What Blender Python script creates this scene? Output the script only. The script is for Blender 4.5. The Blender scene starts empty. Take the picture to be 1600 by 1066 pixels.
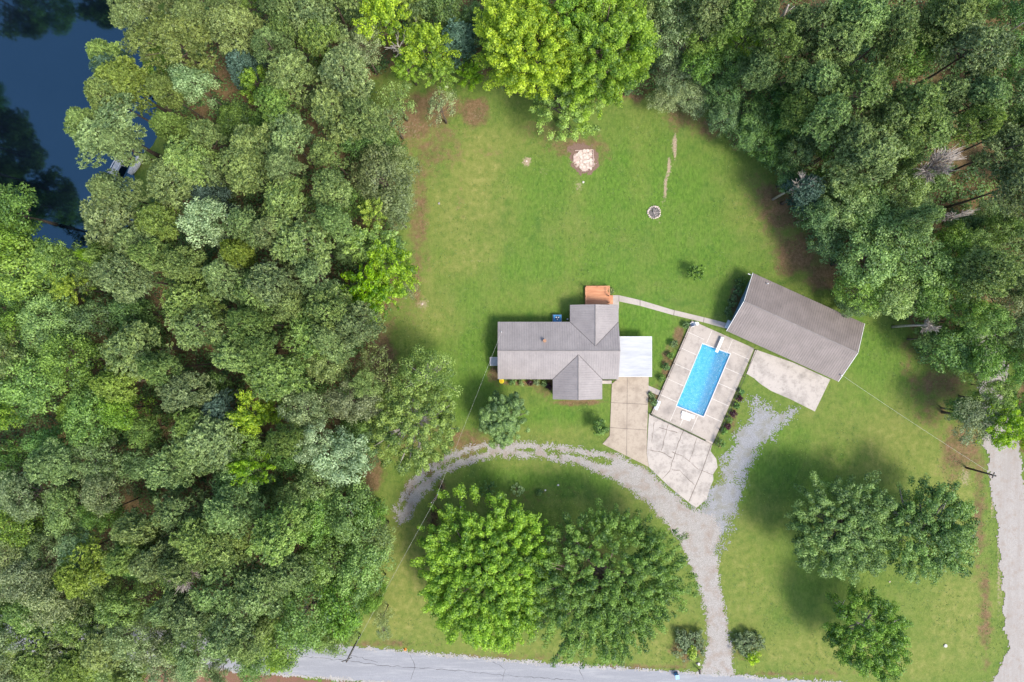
import bpy, math, random
import numpy as np
from mathutils import Vector, Matrix

# ------------------------------------------------------------------ camera, sky, sun
SC = bpy.context.scene
CH = 106.667                       # drone height; the 24 mm lens gives 0.1 m per photo pixel on the ground
cam_d = bpy.data.cameras.new('camera'); cam = bpy.data.objects.new('camera', cam_d)
SC.collection.objects.link(cam)
cam.location = (0, 0, CH); cam.rotation_euler = (0, 0, 0)
cam_d.sensor_width = 36; cam_d.lens = 24; cam_d.clip_start = 1; cam_d.clip_end = 3000
SC.camera = cam
SUN_EL = math.radians(56); SX, SY = 0.78, -0.625
world = bpy.data.worlds.new('World'); SC.world = world; world.use_nodes = True
nt = world.node_tree; nt.nodes.clear()
wo = nt.nodes.new('ShaderNodeOutputWorld'); bg = nt.nodes.new('ShaderNodeBackground')
sky = nt.nodes.new('ShaderNodeTexSky'); sky.sky_type = 'NISHITA'; sky.sun_disc = False
sky.sun_elevation = SUN_EL; sky.sun_rotation = math.atan2(SX, SY)
sky.air_density = 1.0; sky.dust_density = 2.0; sky.ozone_density = 1.0
nt.links.new(sky.outputs[0], bg.inputs[0]); bg.inputs[1].default_value = 0.15
nt.links.new(bg.outputs[0], wo.inputs[0])
sd = bpy.data.lights.new('sun', 'SUN'); sun = bpy.data.objects.new('sun', sd); SC.collection.objects.link(sun)
sd.energy = 2.0; sd.angle = math.radians(15); sd.color = (1.0, 0.93, 0.80)
d = Vector((SX*math.cos(SUN_EL), SY*math.cos(SUN_EL), math.sin(SUN_EL)))
sun.rotation_euler = d.to_track_quat('Z', 'Y').to_euler()
SC.view_settings.view_transform = 'Standard'; SC.view_settings.look = 'None'
SC.view_settings.exposure = 1.08; SC.view_settings.gamma = 1
SC.cycles.max_bounces = 6; SC.cycles.diffuse_bounces = 3; SC.cycles.transparent_max_bounces = 8
SC.cycles.use_adaptive_sampling = True

# ------------------------------------------------------------------ helpers
C = SC.collection
def P(px, py, h=0.0):
    k = (CH-h)/1066.67
    return ((px-800)*k, (533-py)*k)
def V3(px, py, h=0.0):
    x, y = P(px, py, h); return Vector((x, y, h))
def tag(o, label=None, cat=None, group=None, kind=None):
    if label: o['label'] = label
    if cat: o['category'] = cat
    if group: o['group'] = group
    if kind: o['kind'] = kind
    return o
def empty(name, loc, rz=0.0, label=None, cat=None, group=None):
    o = bpy.data.objects.new(name, None); C.objects.link(o); o.location = loc; o.rotation_euler = (0, 0, rz)
    return tag(o, label, cat, group)

class MB:
    def __init__(s): s.v = []; s.f = []
    def quad(s, a, b, c, d_):
        n = len(s.v); s.v += [tuple(a), tuple(b), tuple(c), tuple(d_)]; s.f.append((n, n+1, n+2, n+3))
    def poly(s, pts):
        n = len(s.v); s.v += [tuple(p) for p in pts]; s.f.append(tuple(range(n, n+len(pts))))
    def box(s, c, size, rz=0.0, tilt=None):
        hx, hy, hz = size[0]/2, size[1]/2, size[2]/2
        R = Matrix.Rotation(rz, 3, 'Z')
        if tilt: R = R @ Matrix.Rotation(tilt[1], 3, tilt[0])
        n = len(s.v)
        for dx in (-hx, hx):
            for dy in (-hy, hy):
                for dz in (-hz, hz): s.v.append(tuple(Vector(c) + R @ Vector((dx, dy, dz))))
        for q in ((0,1,3,2),(4,6,7,5),(0,4,5,1),(2,3,7,6),(0,2,6,4),(1,5,7,3)): s.f.append(tuple(n+i for i in q))
        return s
    def prism(s, pts2, z0, z1):
        # counter-clockwise outline extruded upwards
        a = sum(pts2[i][0]*pts2[(i+1)%len(pts2)][1]-pts2[(i+1)%len(pts2)][0]*pts2[i][1] for i in range(len(pts2)))
        if a < 0: pts2 = pts2[::-1]
        n = len(s.v); m = len(pts2)
        s.v += [(p[0], p[1], z0) for p in pts2] + [(p[0], p[1], z1) for p in pts2]
        s.f.append(tuple(n+m+i for i in range(m))); s.f.append(tuple(n+m-1-i for i in range(m)))
        for i in range(m):
            j = (i+1) % m; s.f.append((n+i, n+j, n+m+j, n+m+i))
        return s
    def tube(s, pts, radii, seg=6, cap=True):
        pts = [Vector(p) for p in pts]
        if not hasattr(radii, '__len__'): radii = [radii]*len(pts)
        n0 = len(s.v)
        for i, p in enumerate(pts):
            t = (pts[min(i+1, len(pts)-1)]-pts[max(i-1, 0)]).normalized()
            a = t.orthogonal().normalized() if abs(t.z) < 0.95 else Vector((1, 0, 0))
            a = (a - t*a.dot(t)).normalized(); b = t.cross(a)
            for k in range(seg):
                w = 2*math.pi*k/seg
                s.v.append(tuple(p + (a*math.cos(w)+b*math.sin(w))*radii[i]))
        for i in range(len(pts)-1):
            for k in range(seg):
                q = (k+1) % seg
                s.f.append((n0+i*seg+k, n0+i*seg+q, n0+(i+1)*seg+q, n0+(i+1)*seg+k))
        if cap:
            s.f.append(tuple(n0+seg-1-k for k in range(seg)))
            s.f.append(tuple(n0+(len(pts)-1)*seg+k for k in range(seg)))
        return s
    def blob(s, c, r, rng, seg=8, rings=5, flat=1.0, jit=0.18):
        n = len(s.v); c = Vector(c)
        s.v.append(tuple(c+Vector((0, 0, r*flat))))
        for i in range(1, rings):
            th = math.pi*i/rings
            for k in range(seg):
                w = 2*math.pi*k/seg; q = r*(1+rng.uniform(-jit, jit))
                s.v.append((c.x+q*math.sin(th)*math.cos(w), c.y+q*math.sin(th)*math.sin(w), c.z+q*math.cos(th)*flat))
        s.v.append(tuple(c-Vector((0, 0, r*flat)))); e = len(s.v)-1
        for k in range(seg):
            q = (k+1) % seg
            s.f.append((n, n+1+k, n+1+q))
            for i in range(rings-2):
                a = n+1+i*seg; s.f.append((a+k, a+seg+k, a+seg+q, a+q))
            a = n+1+(rings-2)*seg; s.f.append((a+k, e, a+q))
        return s
    def mesh(s, name):
        m = bpy.data.meshes.new(name); m.from_pydata(s.v, [], s.f); m.update(); return m
    def build(s, name, mat, parent=None, smooth=False, loc=None):
        m = s.mesh(name); m.materials.append(mat)
        if smooth: m.polygons.foreach_set('use_smooth', [True]*len(m.polygons))
        o = bpy.data.objects.new(name, m); C.objects.link(o)
        if parent: o.parent = parent
        if loc: o.location = loc
        return o

def link(name, mesh, parent=None):
    o = bpy.data.objects.new(name, mesh); C.objects.link(o)
    if parent: o.parent = parent
    return o

# numpy value noise
def _h(ix, iy, seed):
    n = (ix*374761393 + iy*668265263 + seed*1274126177) & 0x7fffffff
    n = ((n ^ (n >> 13))*1274126177) & 0x7fffffff
    return ((n ^ (n >> 16)) & 0xffff)/65535.0
def vnoise(x, y, seed=0):
    x = np.asarray(x, float); y = np.asarray(y, float)
    ix = np.floor(x).astype(np.int64); iy = np.floor(y).astype(np.int64); fx = x-ix; fy = y-iy
    fx = fx*fx*(3-2*fx); fy = fy*fy*(3-2*fy)
    a = _h(ix, iy, seed); b = _h(ix+1, iy, seed); c = _h(ix, iy+1, seed); e = _h(ix+1, iy+1, seed)
    return (a*(1-fx)+b*fx)*(1-fy)+(c*(1-fx)+e*fx)*fy
def fbm(x, y, seed=0, octv=4):
    s = 0; a = 0.5; t = 0
    for i in range(octv):
        s = s + a*vnoise(x*2**i, y*2**i, seed+i); t += a; a *= 0.5
    return s/t
def inside(poly, x, y):
    r = np.zeros(x.shape, bool); n = len(poly)
    for i in range(n):
        x0, y0 = poly[i]; x1, y1 = poly[(i+1) % n]
        if y0 == y1: continue
        c = ((y0 > y) != (y1 > y)) & (x < (x1-x0)*(y-y0)/(y1-y0)+x0)
        r ^= c
    return r
def sdist(poly, x, y):
    """positive inside"""
    dmin = np.full(x.shape, 1e9); n = len(poly)
    for i in range(n):
        x0, y0 = poly[i]; x1, y1 = poly[(i+1) % n]
        dx, dy = x1-x0, y1-y0; L = dx*dx+dy*dy+1e-9
        t = np.clip(((x-x0)*dx+(y-y0)*dy)/L, 0, 1)
        dmin = np.minimum(dmin, np.hypot(x-x0-t*dx, y-y0-t*dy))
    return np.where(inside(poly, x, y), dmin, -dmin)
def pw(pts): return [P(a, b) for a, b in pts]

# ------------------------------------------------------------------ materials
class M:
    def __init__(s, name, rough=0.9, spec=0.2):
        s.m = bpy.data.materials.new(name); s.m.use_nodes = True
        s.nt = s.m.node_tree; s.n = s.nt.nodes; s.l = s.nt.links
        s.b = s.n['Principled BSDF']; s.b.inputs['Roughness'].default_value = rough
        s.b.inputs['Specular IOR Level'].default_value = spec
        s.tc = None
    def co(s, obj=False):
        if obj:
            t = s.n.new('ShaderNodeTexCoord'); return t.outputs['Object']
        if s.tc is None:
            s.tc = s.n.new('ShaderNodeNewGeometry')
        return s.tc.outputs['Position']
    def noise(s, scale, detail=4, rough=0.6, obj=False, stretch=None):
        t = s.n.new('ShaderNodeTexNoise'); t.inputs['Scale'].default_value = scale
        t.inputs['Detail'].default_value = detail; t.inputs['Roughness'].default_value = rough
        src = s.co(obj)
        if stretch:
            mp = s.n.new('ShaderNodeMapping'); mp.inputs['Scale'].default_value = stretch
            s.l.new(src, mp.inputs[0]); src = mp.outputs[0]
        s.l.new(src, t.inputs['Vector']); return t.outputs['Fac']
    def vor(s, scale, feat='F1', out='Distance'):
        t = s.n.new('ShaderNodeTexVoronoi'); t.inputs['Scale'].default_value = scale; t.feature = feat
        s.l.new(s.co(), t.inputs['Vector']); return t.outputs[out]
    def ramp(s, fac, stops):
        r = s.n.new('ShaderNodeValToRGB'); e = r.color_ramp.elements
        e[0].position, e[0].color = stops[0][0], (*stops[0][1], 1); e[1].position, e[1].color = stops[-1][0], (*stops[-1][1], 1)
        for p, c in stops[1:-1]:
            q = e.new(p); q.color = (*c, 1)
        s.l.new(fac, r.inputs[0]); return r.outputs[0]
    def mix(s, fac, a, b, mode='MIX'):
        x = s.n.new('ShaderNodeMix'); x.data_type = 'RGBA'; x.blend_type = mode
        for i, val in ((0, fac), (6, a), (7, b)):
            if isinstance(val, (int, float)): x.inputs[i].default_value = val
            elif isinstance(val, tuple): x.inputs[i].default_value = (*val, 1)
            else: s.l.new(val, x.inputs[i])
        return x.outputs[2]
    def math(s, op, a, b=0.0, clamp=False):
        x = s.n.new('ShaderNodeMath'); x.operation = op; x.use_clamp = clamp
        for i, val in ((0, a), (1, b)):
            if isinstance(val, (int, float)): x.inputs[i].default_value = val
            else: s.l.new(val, x.inputs[i])
        return x.outputs[0]
    def mr(s, v, a, b, c=0.0, e=1.0):
        x = s.n.new('ShaderNodeMapRange'); s.l.new(v, x.inputs[0])
        for i, val in enumerate((a, b, c, e)): x.inputs[i+1].default_value = val
        return x.outputs[0]
    def attr(s, name, out='Fac'):
        a = s.n.new('ShaderNodeAttribute'); a.attribute_name = name; return a.outputs[out]
    def bump(s, h, strength=0.3, dist=0.05):
        x = s.n.new('ShaderNodeBump'); x.inputs['Strength'].default_value = strength; x.inputs['Distance'].default_value = dist
        s.l.new(h, x.inputs['Height']); s.l.new(x.outputs[0], s.b.inputs['Normal']); return x.outputs[0]
    def col(s, c):
        if isinstance(c, tuple): s.b.inputs['Base Color'].default_value = (*c, 1)
        else: s.l.new(c, s.b.inputs['Base Color'])
        return s
def flat_mat(name, c, rough=0.7, var=0.15, scale=1.5, spec=0.3, metal=0.0):
    m = M(name, rough, spec); n = m.noise(scale, 4)
    lo = tuple(v*(1-var) for v in c); hi = tuple(min(1, v*(1+var)) for v in c)
    m.col(m.ramp(n, [(0.3, lo), (0.7, hi)])); m.b.inputs['Metallic'].default_value = metal
    return m.m

def leaf_mat(name, dark, light, trans=0.3, hue_var=0.25, transcol=None):
    m = M(name); m.n.remove(m.b)
    out = [n for n in m.n if n.type == 'OUTPUT_MATERIAL'][0]
    t = m.attr('tint')
    c = m.ramp(t, [(0.0, dark), (1.0, light)])
    oi = m.n.new('ShaderNodeObjectInfo')
    hs = m.n.new('ShaderNodeHueSaturation')
    m.l.new(m.mr(oi.outputs['Random'], 0, 1, 0.5-0.022*hue_var/0.25, 0.5+0.018*hue_var/0.25), hs.inputs['Hue'])
    rr = m.math('FRACT', m.math('MULTIPLY', oi.outputs['Random'], 7.31))
    m.l.new(m.mr(rr, 0, 1, 1-hue_var*0.9, 1+hue_var), hs.inputs['Value'])
    r3 = m.math('FRACT', m.math('MULTIPLY', oi.outputs['Random'], 23.7))
    m.l.new(m.mr(r3, 0, 1, 0.82, 1.1), hs.inputs['Saturation'])
    m.l.new(c, hs.inputs['Color'])
    df = m.n.new('ShaderNodeBsdfDiffuse'); tr = m.n.new('ShaderNodeBsdfTranslucent'); gl = m.n.new('ShaderNodeBsdfGlossy')
    m.l.new(hs.outputs[0], df.inputs[0])
    tc = m.mix(1.0, hs.outputs[0], transcol or (1.25, 1.3, 0.6), 'MULTIPLY'); m.l.new(tc, tr.inputs[0])
    gl.inputs[0].default_value = (0.8, 0.9, 1.0, 1); gl.inputs['Roughness'].default_value = 0.5
    a = m.n.new('ShaderNodeMixShader'); a.inputs[0].default_value = trans
    m.l.new(df.outputs[0], a.inputs[1]); m.l.new(tr.outputs[0], a.inputs[2])
    b = m.n.new('ShaderNodeMixShader'); b.inputs[0].default_value = 0.025
    m.l.new(a.outputs[0], b.inputs[1]); m.l.new(gl.outputs[0], b.inputs[2])
    m.l.new(b.outputs[0], out.inputs[0])
    return m.m
LM = {
 'P': leaf_mat('pine_needles', (0.070, 0.128, 0.036), (0.370, 0.500, 0.150), 0.27, 0.17),
 'Y': leaf_mat('olive_needles', (0.080, 0.130, 0.026), (0.37, 0.49, 0.120), 0.3, 0.15),
 'G': leaf_mat('blue_grey_needles', (0.045, 0.095, 0.065), (0.16, 0.27, 0.19), 0.2),
 'M': leaf_mat('leaves_mid_green', (0.060, 0.128, 0.024), (0.330, 0.510, 0.095), 0.34, 0.17),
 'D': leaf_mat('leaves_dark_green', (0.040, 0.095, 0.026), (0.215, 0.360, 0.085), 0.28, 0.17),
 'B': leaf_mat('leaves_bright_green', (0.070, 0.165, 0.014), (0.41, 0.62, 0.055), 0.4, 0.08),
 'L': leaf_mat('leaves_lime_green', (0.11, 0.21, 0.014), (0.56, 0.72, 0.055), 0.4, 0.08),
 'O': leaf_mat('leaves_olive_beige', (0.080, 0.125, 0.040), (0.36, 0.46, 0.17), 0.3),
 'K': leaf_mat('leaves_oak_green', (0.040, 0.105, 0.018), (0.270, 0.450, 0.070), 0.32, 0.06),
 'Q': leaf_mat('leaves_olive_green', (0.062, 0.118, 0.028), (0.38, 0.51, 0.145), 0.3, 0.06),
 'W': leaf_mat('leaves_silvery_green', (0.10, 0.17, 0.06), (0.50, 0.66, 0.32), 0.3, 0.12),
 'R': leaf_mat('leaves_purple', (0.03, 0.012, 0.015), (0.10, 0.03, 0.04), 0.2, 0.1),
 'S': leaf_mat('leaves_grey_shrub', (0.075, 0.100, 0.05), (0.26, 0.34, 0.16), 0.2, 0.06),
 'N': leaf_mat('leaves_rusty_brown', (0.06, 0.035, 0.012), (0.17, 0.10, 0.03), 0.2, 0.12),
}
bk = M('bark', 0.95, 0.1); bk.col(bk.ramp(bk.noise(6, 5, obj=True), [(0.3, (0.06, 0.045, 0.035)), (0.7, (0.2, 0.16, 0.13))])); BARK = bk.m
bk = M('pale_bark', 0.95, 0.1); bk.col(bk.ramp(bk.noise(5, 5, obj=True), [(0.3, (0.22, 0.2, 0.17)), (0.7, (0.5, 0.46, 0.42))])); PALEBARK = bk.m
bk = M('dead_wood', 0.95, 0.1); bk.col(bk.ramp(bk.noise(3, 5, obj=True), [(0.3, (0.26, 0.22, 0.19)), (0.7, (0.52, 0.47, 0.42))])); DEADWOOD = bk.m

# ------------------------------------------------------------------ forest zones and lake outline (photo pixels at ground level)
LAKE = pw([(-420, -52), (60, -46), (190, -40), (222, 40), (238, 130), (235, 210), (205, 250), (192, 300), (195, 352), (150, 384), (60, 372), (10, 290), (-62, 214), (-150, 100), (-420, 60)])
WEST = [(248, -90), (262, 60), (255, 200), (232, 300), (215, 372), (120, 405), (-60, 395), (-330, 300), (-330, 1000), (60, 965), (330, 985), (520, 985), (560, 930), (575, 830), (572, 760), (560, 730), (575, 690), (590, 640), (575, 575), (590, 520), (620, 480), (635, 400), (628, 300), (605, 220), (585, 160), (600, 120), (660, 118), (700, 120), (720, 60), (720, -90)]
NORTH = [(700, -90), (715, 110), (760, 130), (860, 170), (980, 165), (1040, 150), (1110, 150), (1150, 190), (1180, 240), (1215, 300), (1245, 360), (1270, 400), (1330, 440), (1380, 470), (1420, 520), (1430, 570), (1500, 590), (1535, 570), (1540, 520), (1760, 520), (1760, -90)]
EAST = [(1590, 520), (1585, 700), (1700, 730), (1760, 520)]
SOUTH = [(-330, 1050), (100, 1050), (250, 1075), (250, 1200), (-330, 1200)]

# ------------------------------------------------------------------ ground sheet
def axis(a, b, st, far):
    mid = np.arange(a, b+1e-6, st); o = []; s_, v = st, b
    while v < far: s_ *= 1.35; v += s_; o.append(v)
    lo = []; s_, v = st, a
    while v > -far: s_ *= 1.35; v -= s_; lo.append(v)
    return np.concatenate([lo[::-1], mid, o])
gx = axis(-92, 92, 0.5, 900); gy = axis(-66, 66, 0.5, 900)
X, Y = np.meshgrid(gx, gy)
PX = X/0.1+800; PY = 533-Y/0.1
sl = sdist(LAKE, X, Y)+ (fbm(X*0.25, Y*0.25, 5)-0.5)*2.0
Z = np.where(sl > -3, -1.8*np.clip((sl+3)/4.5, 0, 1)**1.2, 0.0)
DECKP = pw([(1080.5, 501), (1178, 544.5), (1113.6, 692.5), (1016.8, 646.4)])
Z = np.where(sdist(DECKP, X, Y) > 0.75, -3.0, Z)
litter = np.zeros(X.shape); dry = np.zeros(X.shape); lush = np.zeros(X.shape); soil = np.zeros(X.shape)
for poly, soft in ((WEST, 3.5), (NORTH, 3.0), (EAST, 3.0), (SOUTH, 3.0)):
    s_ = sdist(pw(poly), X, Y)+(fbm(X*0.3, Y*0.3, 9)-0.5)*5
    litter = np.maximum(litter, np.clip((s_+0.6)/soft, 0, 1))
litter = np.where((np.abs(X) > 100) | (np.abs(Y) > 72), 1.0, litter)
def blobs(arr, lst, seed, amp=0.5, mode='max'):
    n = fbm(X*0.35, Y*0.35, seed)*2-1
    n2 = fbm(X*0.8, Y*0.8, seed+9)*2-1
    for (cx, cy, rx, ry, st) in lst:
        q = np.hypot((PX-cx)/rx, (PY-cy)/ry)+n*amp+n2*amp*0.5
        arr[:] = np.maximum(arr, st*np.clip(1.35-q, 0, 1))
blobs(litter, [(642, 195, 44, 54, 0.85), (670, 170, 56, 34, 0.85), (680, 230, 50, 44, 0.6), (740, 175, 26, 22, 0.95), (690, 215, 40, 30, 0.55), (665, 250, 26, 40, 0.5), (655, 330, 18, 70, 0.65), (760, 240, 30, 14, 0.5), (652, 430, 14, 60, 0.6), (720, 300, 10, 50, 0.35),
   (590, 560, 34, 50, 1.0), (625, 600, 50, 50, 0.8), (580, 740, 22, 40, 1.0), (655, 690, 60, 50, 0.5), (730, 690, 50, 22, 0.7), (640, 480, 26, 30, 0.35), (660, 400, 18, 60, 0.4),
   (910, 225, 55, 28, 0.75), (860, 205, 70, 22, 0.5), (1070, 180, 45, 30, 0.65), (1110, 200, 45, 26, 0.7), (1160, 215, 25, 25, 0.8), (1215, 330, 40, 60, 0.8), (1250, 400, 50, 40, 1.0), (1290, 425, 50, 30, 1.0),
   (1205, 320, 55, 60, 0.45), (640, 768, 10, 28, 0.8), (668, 738, 18, 10, 0.8), (720, 714, 22, 5, 0.7), (1480, 600, 60, 30, 0.75), (1460, 640, 35, 45, 0.5), (1500, 700, 40, 60, 0.75), (1530, 800, 13, 120, 0.7), (1540, 950, 13, 110, 0.7), (1420, 560, 24, 40, 0.5),
   (678, 810, 14, 45, 0.7), (700, 850, 60, 60, 0.3), (830, 770, 90, 20, 0.35), (690, 760, 8, 12, 0.8), (800, 780, 120, 20, 0.3), (890, 880, 80, 60, 0.6),
   (868, 598, 26, 9, 0.95), (815, 599, 40, 6, 0.95), (772, 585, 12, 16, 0.9), (850, 608, 20, 16, 0.6), (905, 629, 42, 5, 0.95), (1061, 525, 10, 26, 0.9), (1044, 572, 12, 34, 0.9), (1022, 625, 11, 25, 0.8), (1145, 655, 9, 38, 0.75), (1125, 695, 9, 9, 0.7),
   (1150, 470, 16, 32, 0.8), (600, 1006, 110, 8, 0.6), (800, 1026, 150, 7, 0.6), (1000, 1042, 130, 6, 0.7), (1230, 1052, 90, 7, 0.6), (1077, 1010, 32, 30, 0.7), (1166, 1014, 30, 30, 0.7), (1120, 770, 10, 30, 0.3)], 31)
blobs(dry, [(745, 270, 60, 90, 0.9), (700, 330, 60, 90, 0.6), (720, 400, 60, 40, 0.7), (770, 230, 70, 50, 0.5), (680, 500, 50, 40, 0.6), (640, 200, 40, 40, 0.8), (660, 450, 30, 60, 0.7), (1250, 340, 60, 90, 0.6), (1200, 330, 60, 50, 0.5),
   (1400, 690, 130, 70, 0.7), (1330, 640, 60, 50, 0.35), (1480, 760, 60, 120, 0.8), (1500, 960, 70, 100, 0.7), (1400, 1030, 150, 40, 0.7), (1170, 900, 60, 110, 0.6), (1250, 1020, 100, 40, 0.7), (640, 900, 60, 120, 0.8), (620, 980, 70, 40, 0.85),
   (800, 1015, 160, 25, 0.6), (1040, 1000, 70, 50, 0.7), (1060, 940, 35, 70, 0.4), (860, 680, 90, 20, 0.5), (740, 700, 60, 20, 0.7), (900, 350, 20, 120, 0.3), (1000, 240, 20, 90, 0.3), (1130, 770, 16, 50, 0.5), (1100, 740, 20, 40, 0.3), (830, 725, 120, 16, 0.5), (700, 790, 60, 50, 0.4), (990, 780, 40, 60, 0.4), (860, 460, 60, 24, 0.35), (800, 470, 60, 24, 0.3)], 57)
blobs(lush, [(1000, 290, 160, 90, 0.8), (860, 300, 80, 60, 0.6), (900, 420, 200, 60, 0.7), (1080, 400, 100, 90, 0.7), (740, 560, 60, 120, 0.7), (800, 470, 100, 40, 0.6), (1000, 500, 60, 60, 0.9), (880, 650, 80, 30, 0.7), (1040, 560, 30, 60, 0.8), (1250, 900, 90, 60, 0.4), (1240, 730, 110, 60, 0.7), (1360, 560, 60, 80, 0.6), (1340, 620, 50, 40, 0.5), (850, 745, 150, 30, 0.7)], 77)
blobs(soil, [(912, 250, 22, 20, 0.8), (905, 292, 9, 12, 0.5), (823, 252, 9, 9, 0.9), (850, 268, 12, 10, 0.3), (660, 475, 14, 12, 0.6), (700, 395, 26, 3, 0.4), (745, 408, 26, 3, 0.35), (1054, 228, 4, 22, 1.0), (1046, 262, 4, 20, 0.85), (1040, 292, 4, 22, 0.85), (1034, 318, 3, 20, 0.35),
   (898, 330, 3, 40, 0.3), (686, 318, 8, 5, 0.3), (1156, 212, 10, 10, 0.5), (1560, 600, 14, 26, 0.7), (1535, 600, 12, 12, 0.5), (1152, 385, 4, 4, 0.4), (1508, 745, 12, 26, 0.5), (1551, 760, 4, 80, 0.6), (1562, 900, 4, 110, 0.6), (690, 752, 7, 7, 0.6), (640, 200, 30, 34, 0.34), (745, 180, 18, 14, 0.34), (1384, 610, 14, 14, 0.2), (1370, 990, 5, 5, 0.3), (1030, 345, 6, 6, 0.4)], 91, 0.35)
nv, nu = X.shape
verts = np.stack([X, Y, Z], -1).reshape(-1, 3)
idx = np.arange(nv*nu).reshape(nv, nu)
faces = np.stack([idx[:-1, :-1], idx[:-1, 1:], idx[1:, 1:], idx[1:, :-1]], -1).reshape(-1, 4)
def np_mesh(name, verts, faces):
    m = bpy.data.meshes.new(name); nf = len(faces); k = faces.shape[1]
    m.vertices.add(len(verts)); m.vertices.foreach_set('co', np.ascontiguousarray(verts, np.float32).ravel())
    m.loops.add(nf*k); m.loops.foreach_set('vertex_index', np.ascontiguousarray(faces, np.int32).ravel())
    m.polygons.add(nf); m.polygons.foreach_set('loop_start', np.arange(0, nf*k, k, dtype=np.int32))
    try: m.polygons.foreach_set('loop_total', np.full(nf, k, np.int32))
    except Exception: pass
    m.update(calc_edges=True); m.validate(); return m
gm = np_mesh('ground', verts, faces)
ca = gm.color_attributes.new('cover', 'FLOAT_COLOR', 'POINT')
ca.data.foreach_set('color', np.stack([litter, dry, lush, soil], -1).astype(np.float32).ravel())
gm.polygons.foreach_set('use_smooth', [True]*len(gm.polygons))

g = M('lawn_and_forest_floor', 0.95, 0.1)
sep = g.n.new('ShaderNodeSeparateColor'); g.l.new(g.attr('cover', 'Color'), sep.inputs[0])
fine = g.noise(7.0, 6, 0.75); midn = g.noise(0.9, 5, 0.65); big = g.noise(0.12, 4, 0.6); blade = g.noise(2.6, 6, 0.7, stretch=(1.0, 0.45, 1))
grass = g.ramp(fine, [(0.28, (0.052, 0.094, 0.016)), (0.5, (0.108, 0.180, 0.029)), (0.72, (0.200, 0.270, 0.060))])
gr2 = g.ramp(blade, [(0.3, (0.054, 0.094, 0.016)), (0.7, (0.190, 0.242, 0.054))])
grass = g.mix(0.5, grass, gr2)
grass = g.mix(g.mr(big, 0.35, 0.65, 0, 0.55), grass, (0.150, 0.200, 0.046))
patch = g.noise(0.42, 5, 0.7)
grass = g.mix(g.mr(patch, 0.54, 0.70, 0, 0.4), grass, (0.215, 0.215, 0.075))
p2 = g.noise(1.3, 6, 0.75)
grass = g.mix(g.mr(p2, 0.52, 0.68, 0, 0.45), grass, (0.195, 0.225, 0.070))
grass = g.mix(g.mr(p2, 0.48, 0.34, 0, 0.6), grass, (0.050, 0.105, 0.022))
grass = g.mix(g.mr(patch, 0.47, 0.32, 0, 0.55), grass, (0.062, 0.125, 0.026))
lushc = g.mix(g.math('MULTIPLY', sep.outputs[2], 0.9), grass, g.ramp(blade, [(0.3, (0.042, 0.110, 0.013)), (0.7, (0.132, 0.258, 0.034))]))
dryc = g.ramp(g.mix(0.5, fine, midn), [(0.3, (0.13, 0.155, 0.032)), (0.55, (0.225, 0.235, 0.066)), (0.75, (0.33, 0.29, 0.125))])
lushc = g.mix(g.mr(g.noise(0.55, 6, 0.75, stretch=(1.0, 0.5, 1)), 0.5, 0.66, 0, 0.4), lushc, (0.15, 0.20, 0.052))
lushc = g.mix(g.mr(g.noise(0.4, 6, 0.75), 0.46, 0.36, 0, 0.4), lushc, (0.045, 0.12, 0.022))
lushc = g.mix(g.mr(g.noise(5.0, 4, 0.6), 0.62, 0.72, 0, 0.5), lushc, (0.20, 0.20, 0.085))
lushc = g.mix(g.mr(g.noise(4.2, 4, 0.6), 0.38, 0.28, 0, 0.6), lushc, (0.035, 0.080, 0.018))
dm = g.math('MULTIPLY', sep.outputs[1], g.mr(midn, 0.3, 0.66, 0.25, 1.25), True)
c1 = g.mix(dm, lushc, dryc)
litc = g.ramp(g.mix(0.5, fine, g.noise(2.2, 5, 0.7)), [(0.3, (0.075, 0.048, 0.026)), (0.5, (0.180, 0.112, 0.062)), (0.72, (0.34, 0.22, 0.14))])
litc = g.mix(g.mr(g.noise(0.5, 5, 0.7), 0.45, 0.65, 0, 0.55), litc, (0.060, 0.075, 0.022))
lm = g.mr(g.math('ADD', sep.outputs[0], g.mr(midn, 0.2, 0.8, -0.38, 0.38)), 0.3, 0.75)
c2 = g.mix(g.math('MULTIPLY', lm, 0.92), c1, litc)
sm = g.mr(g.math('ADD', g.attr('cover', 'Alpha'), g.mr(g.noise(3.0, 5, 0.7), 0.2, 0.8, -0.4, 0.4)), 0.35, 0.7)
soilc = g.ramp(fine, [(0.3, (0.24, 0.16, 0.11)), (0.7, (0.55, 0.42, 0.33))])
c3 = g.mix(g.math('MULTIPLY', sm, 0.85), c2, soilc)
g.col(c3); g.bump(g.math('ADD', fine, g.math('MULTIPLY', blade, 1.2)), 0.55, 0.12)
gm.materials.append(g.m)
ground = link('ground', gm); tag(ground, kind='structure')

# water of the lake
lw = M('lake_water', 0.06, 0.5)
lw.col(lw.ramp(lw.noise(0.08, 4), [(0.3, (0.0015, 0.003, 0.006)), (0.7, (0.003, 0.006, 0.012))])); lw.b.inputs['IOR'].default_value = 2.35
lw.b.inputs['Specular Tint'].default_value = (0.40, 0.78, 1, 1)
lw.bump(lw.noise(2.2, 5, 0.6), 0.05, 0.03)
MB().prism([(-160, 8), (-50, 8), (-50, 120), (-160, 120)], -1.75, -0.75).build('lake_water', lw.m)
tag(bpy.data.objects['lake_water'], kind='structure')

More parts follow.
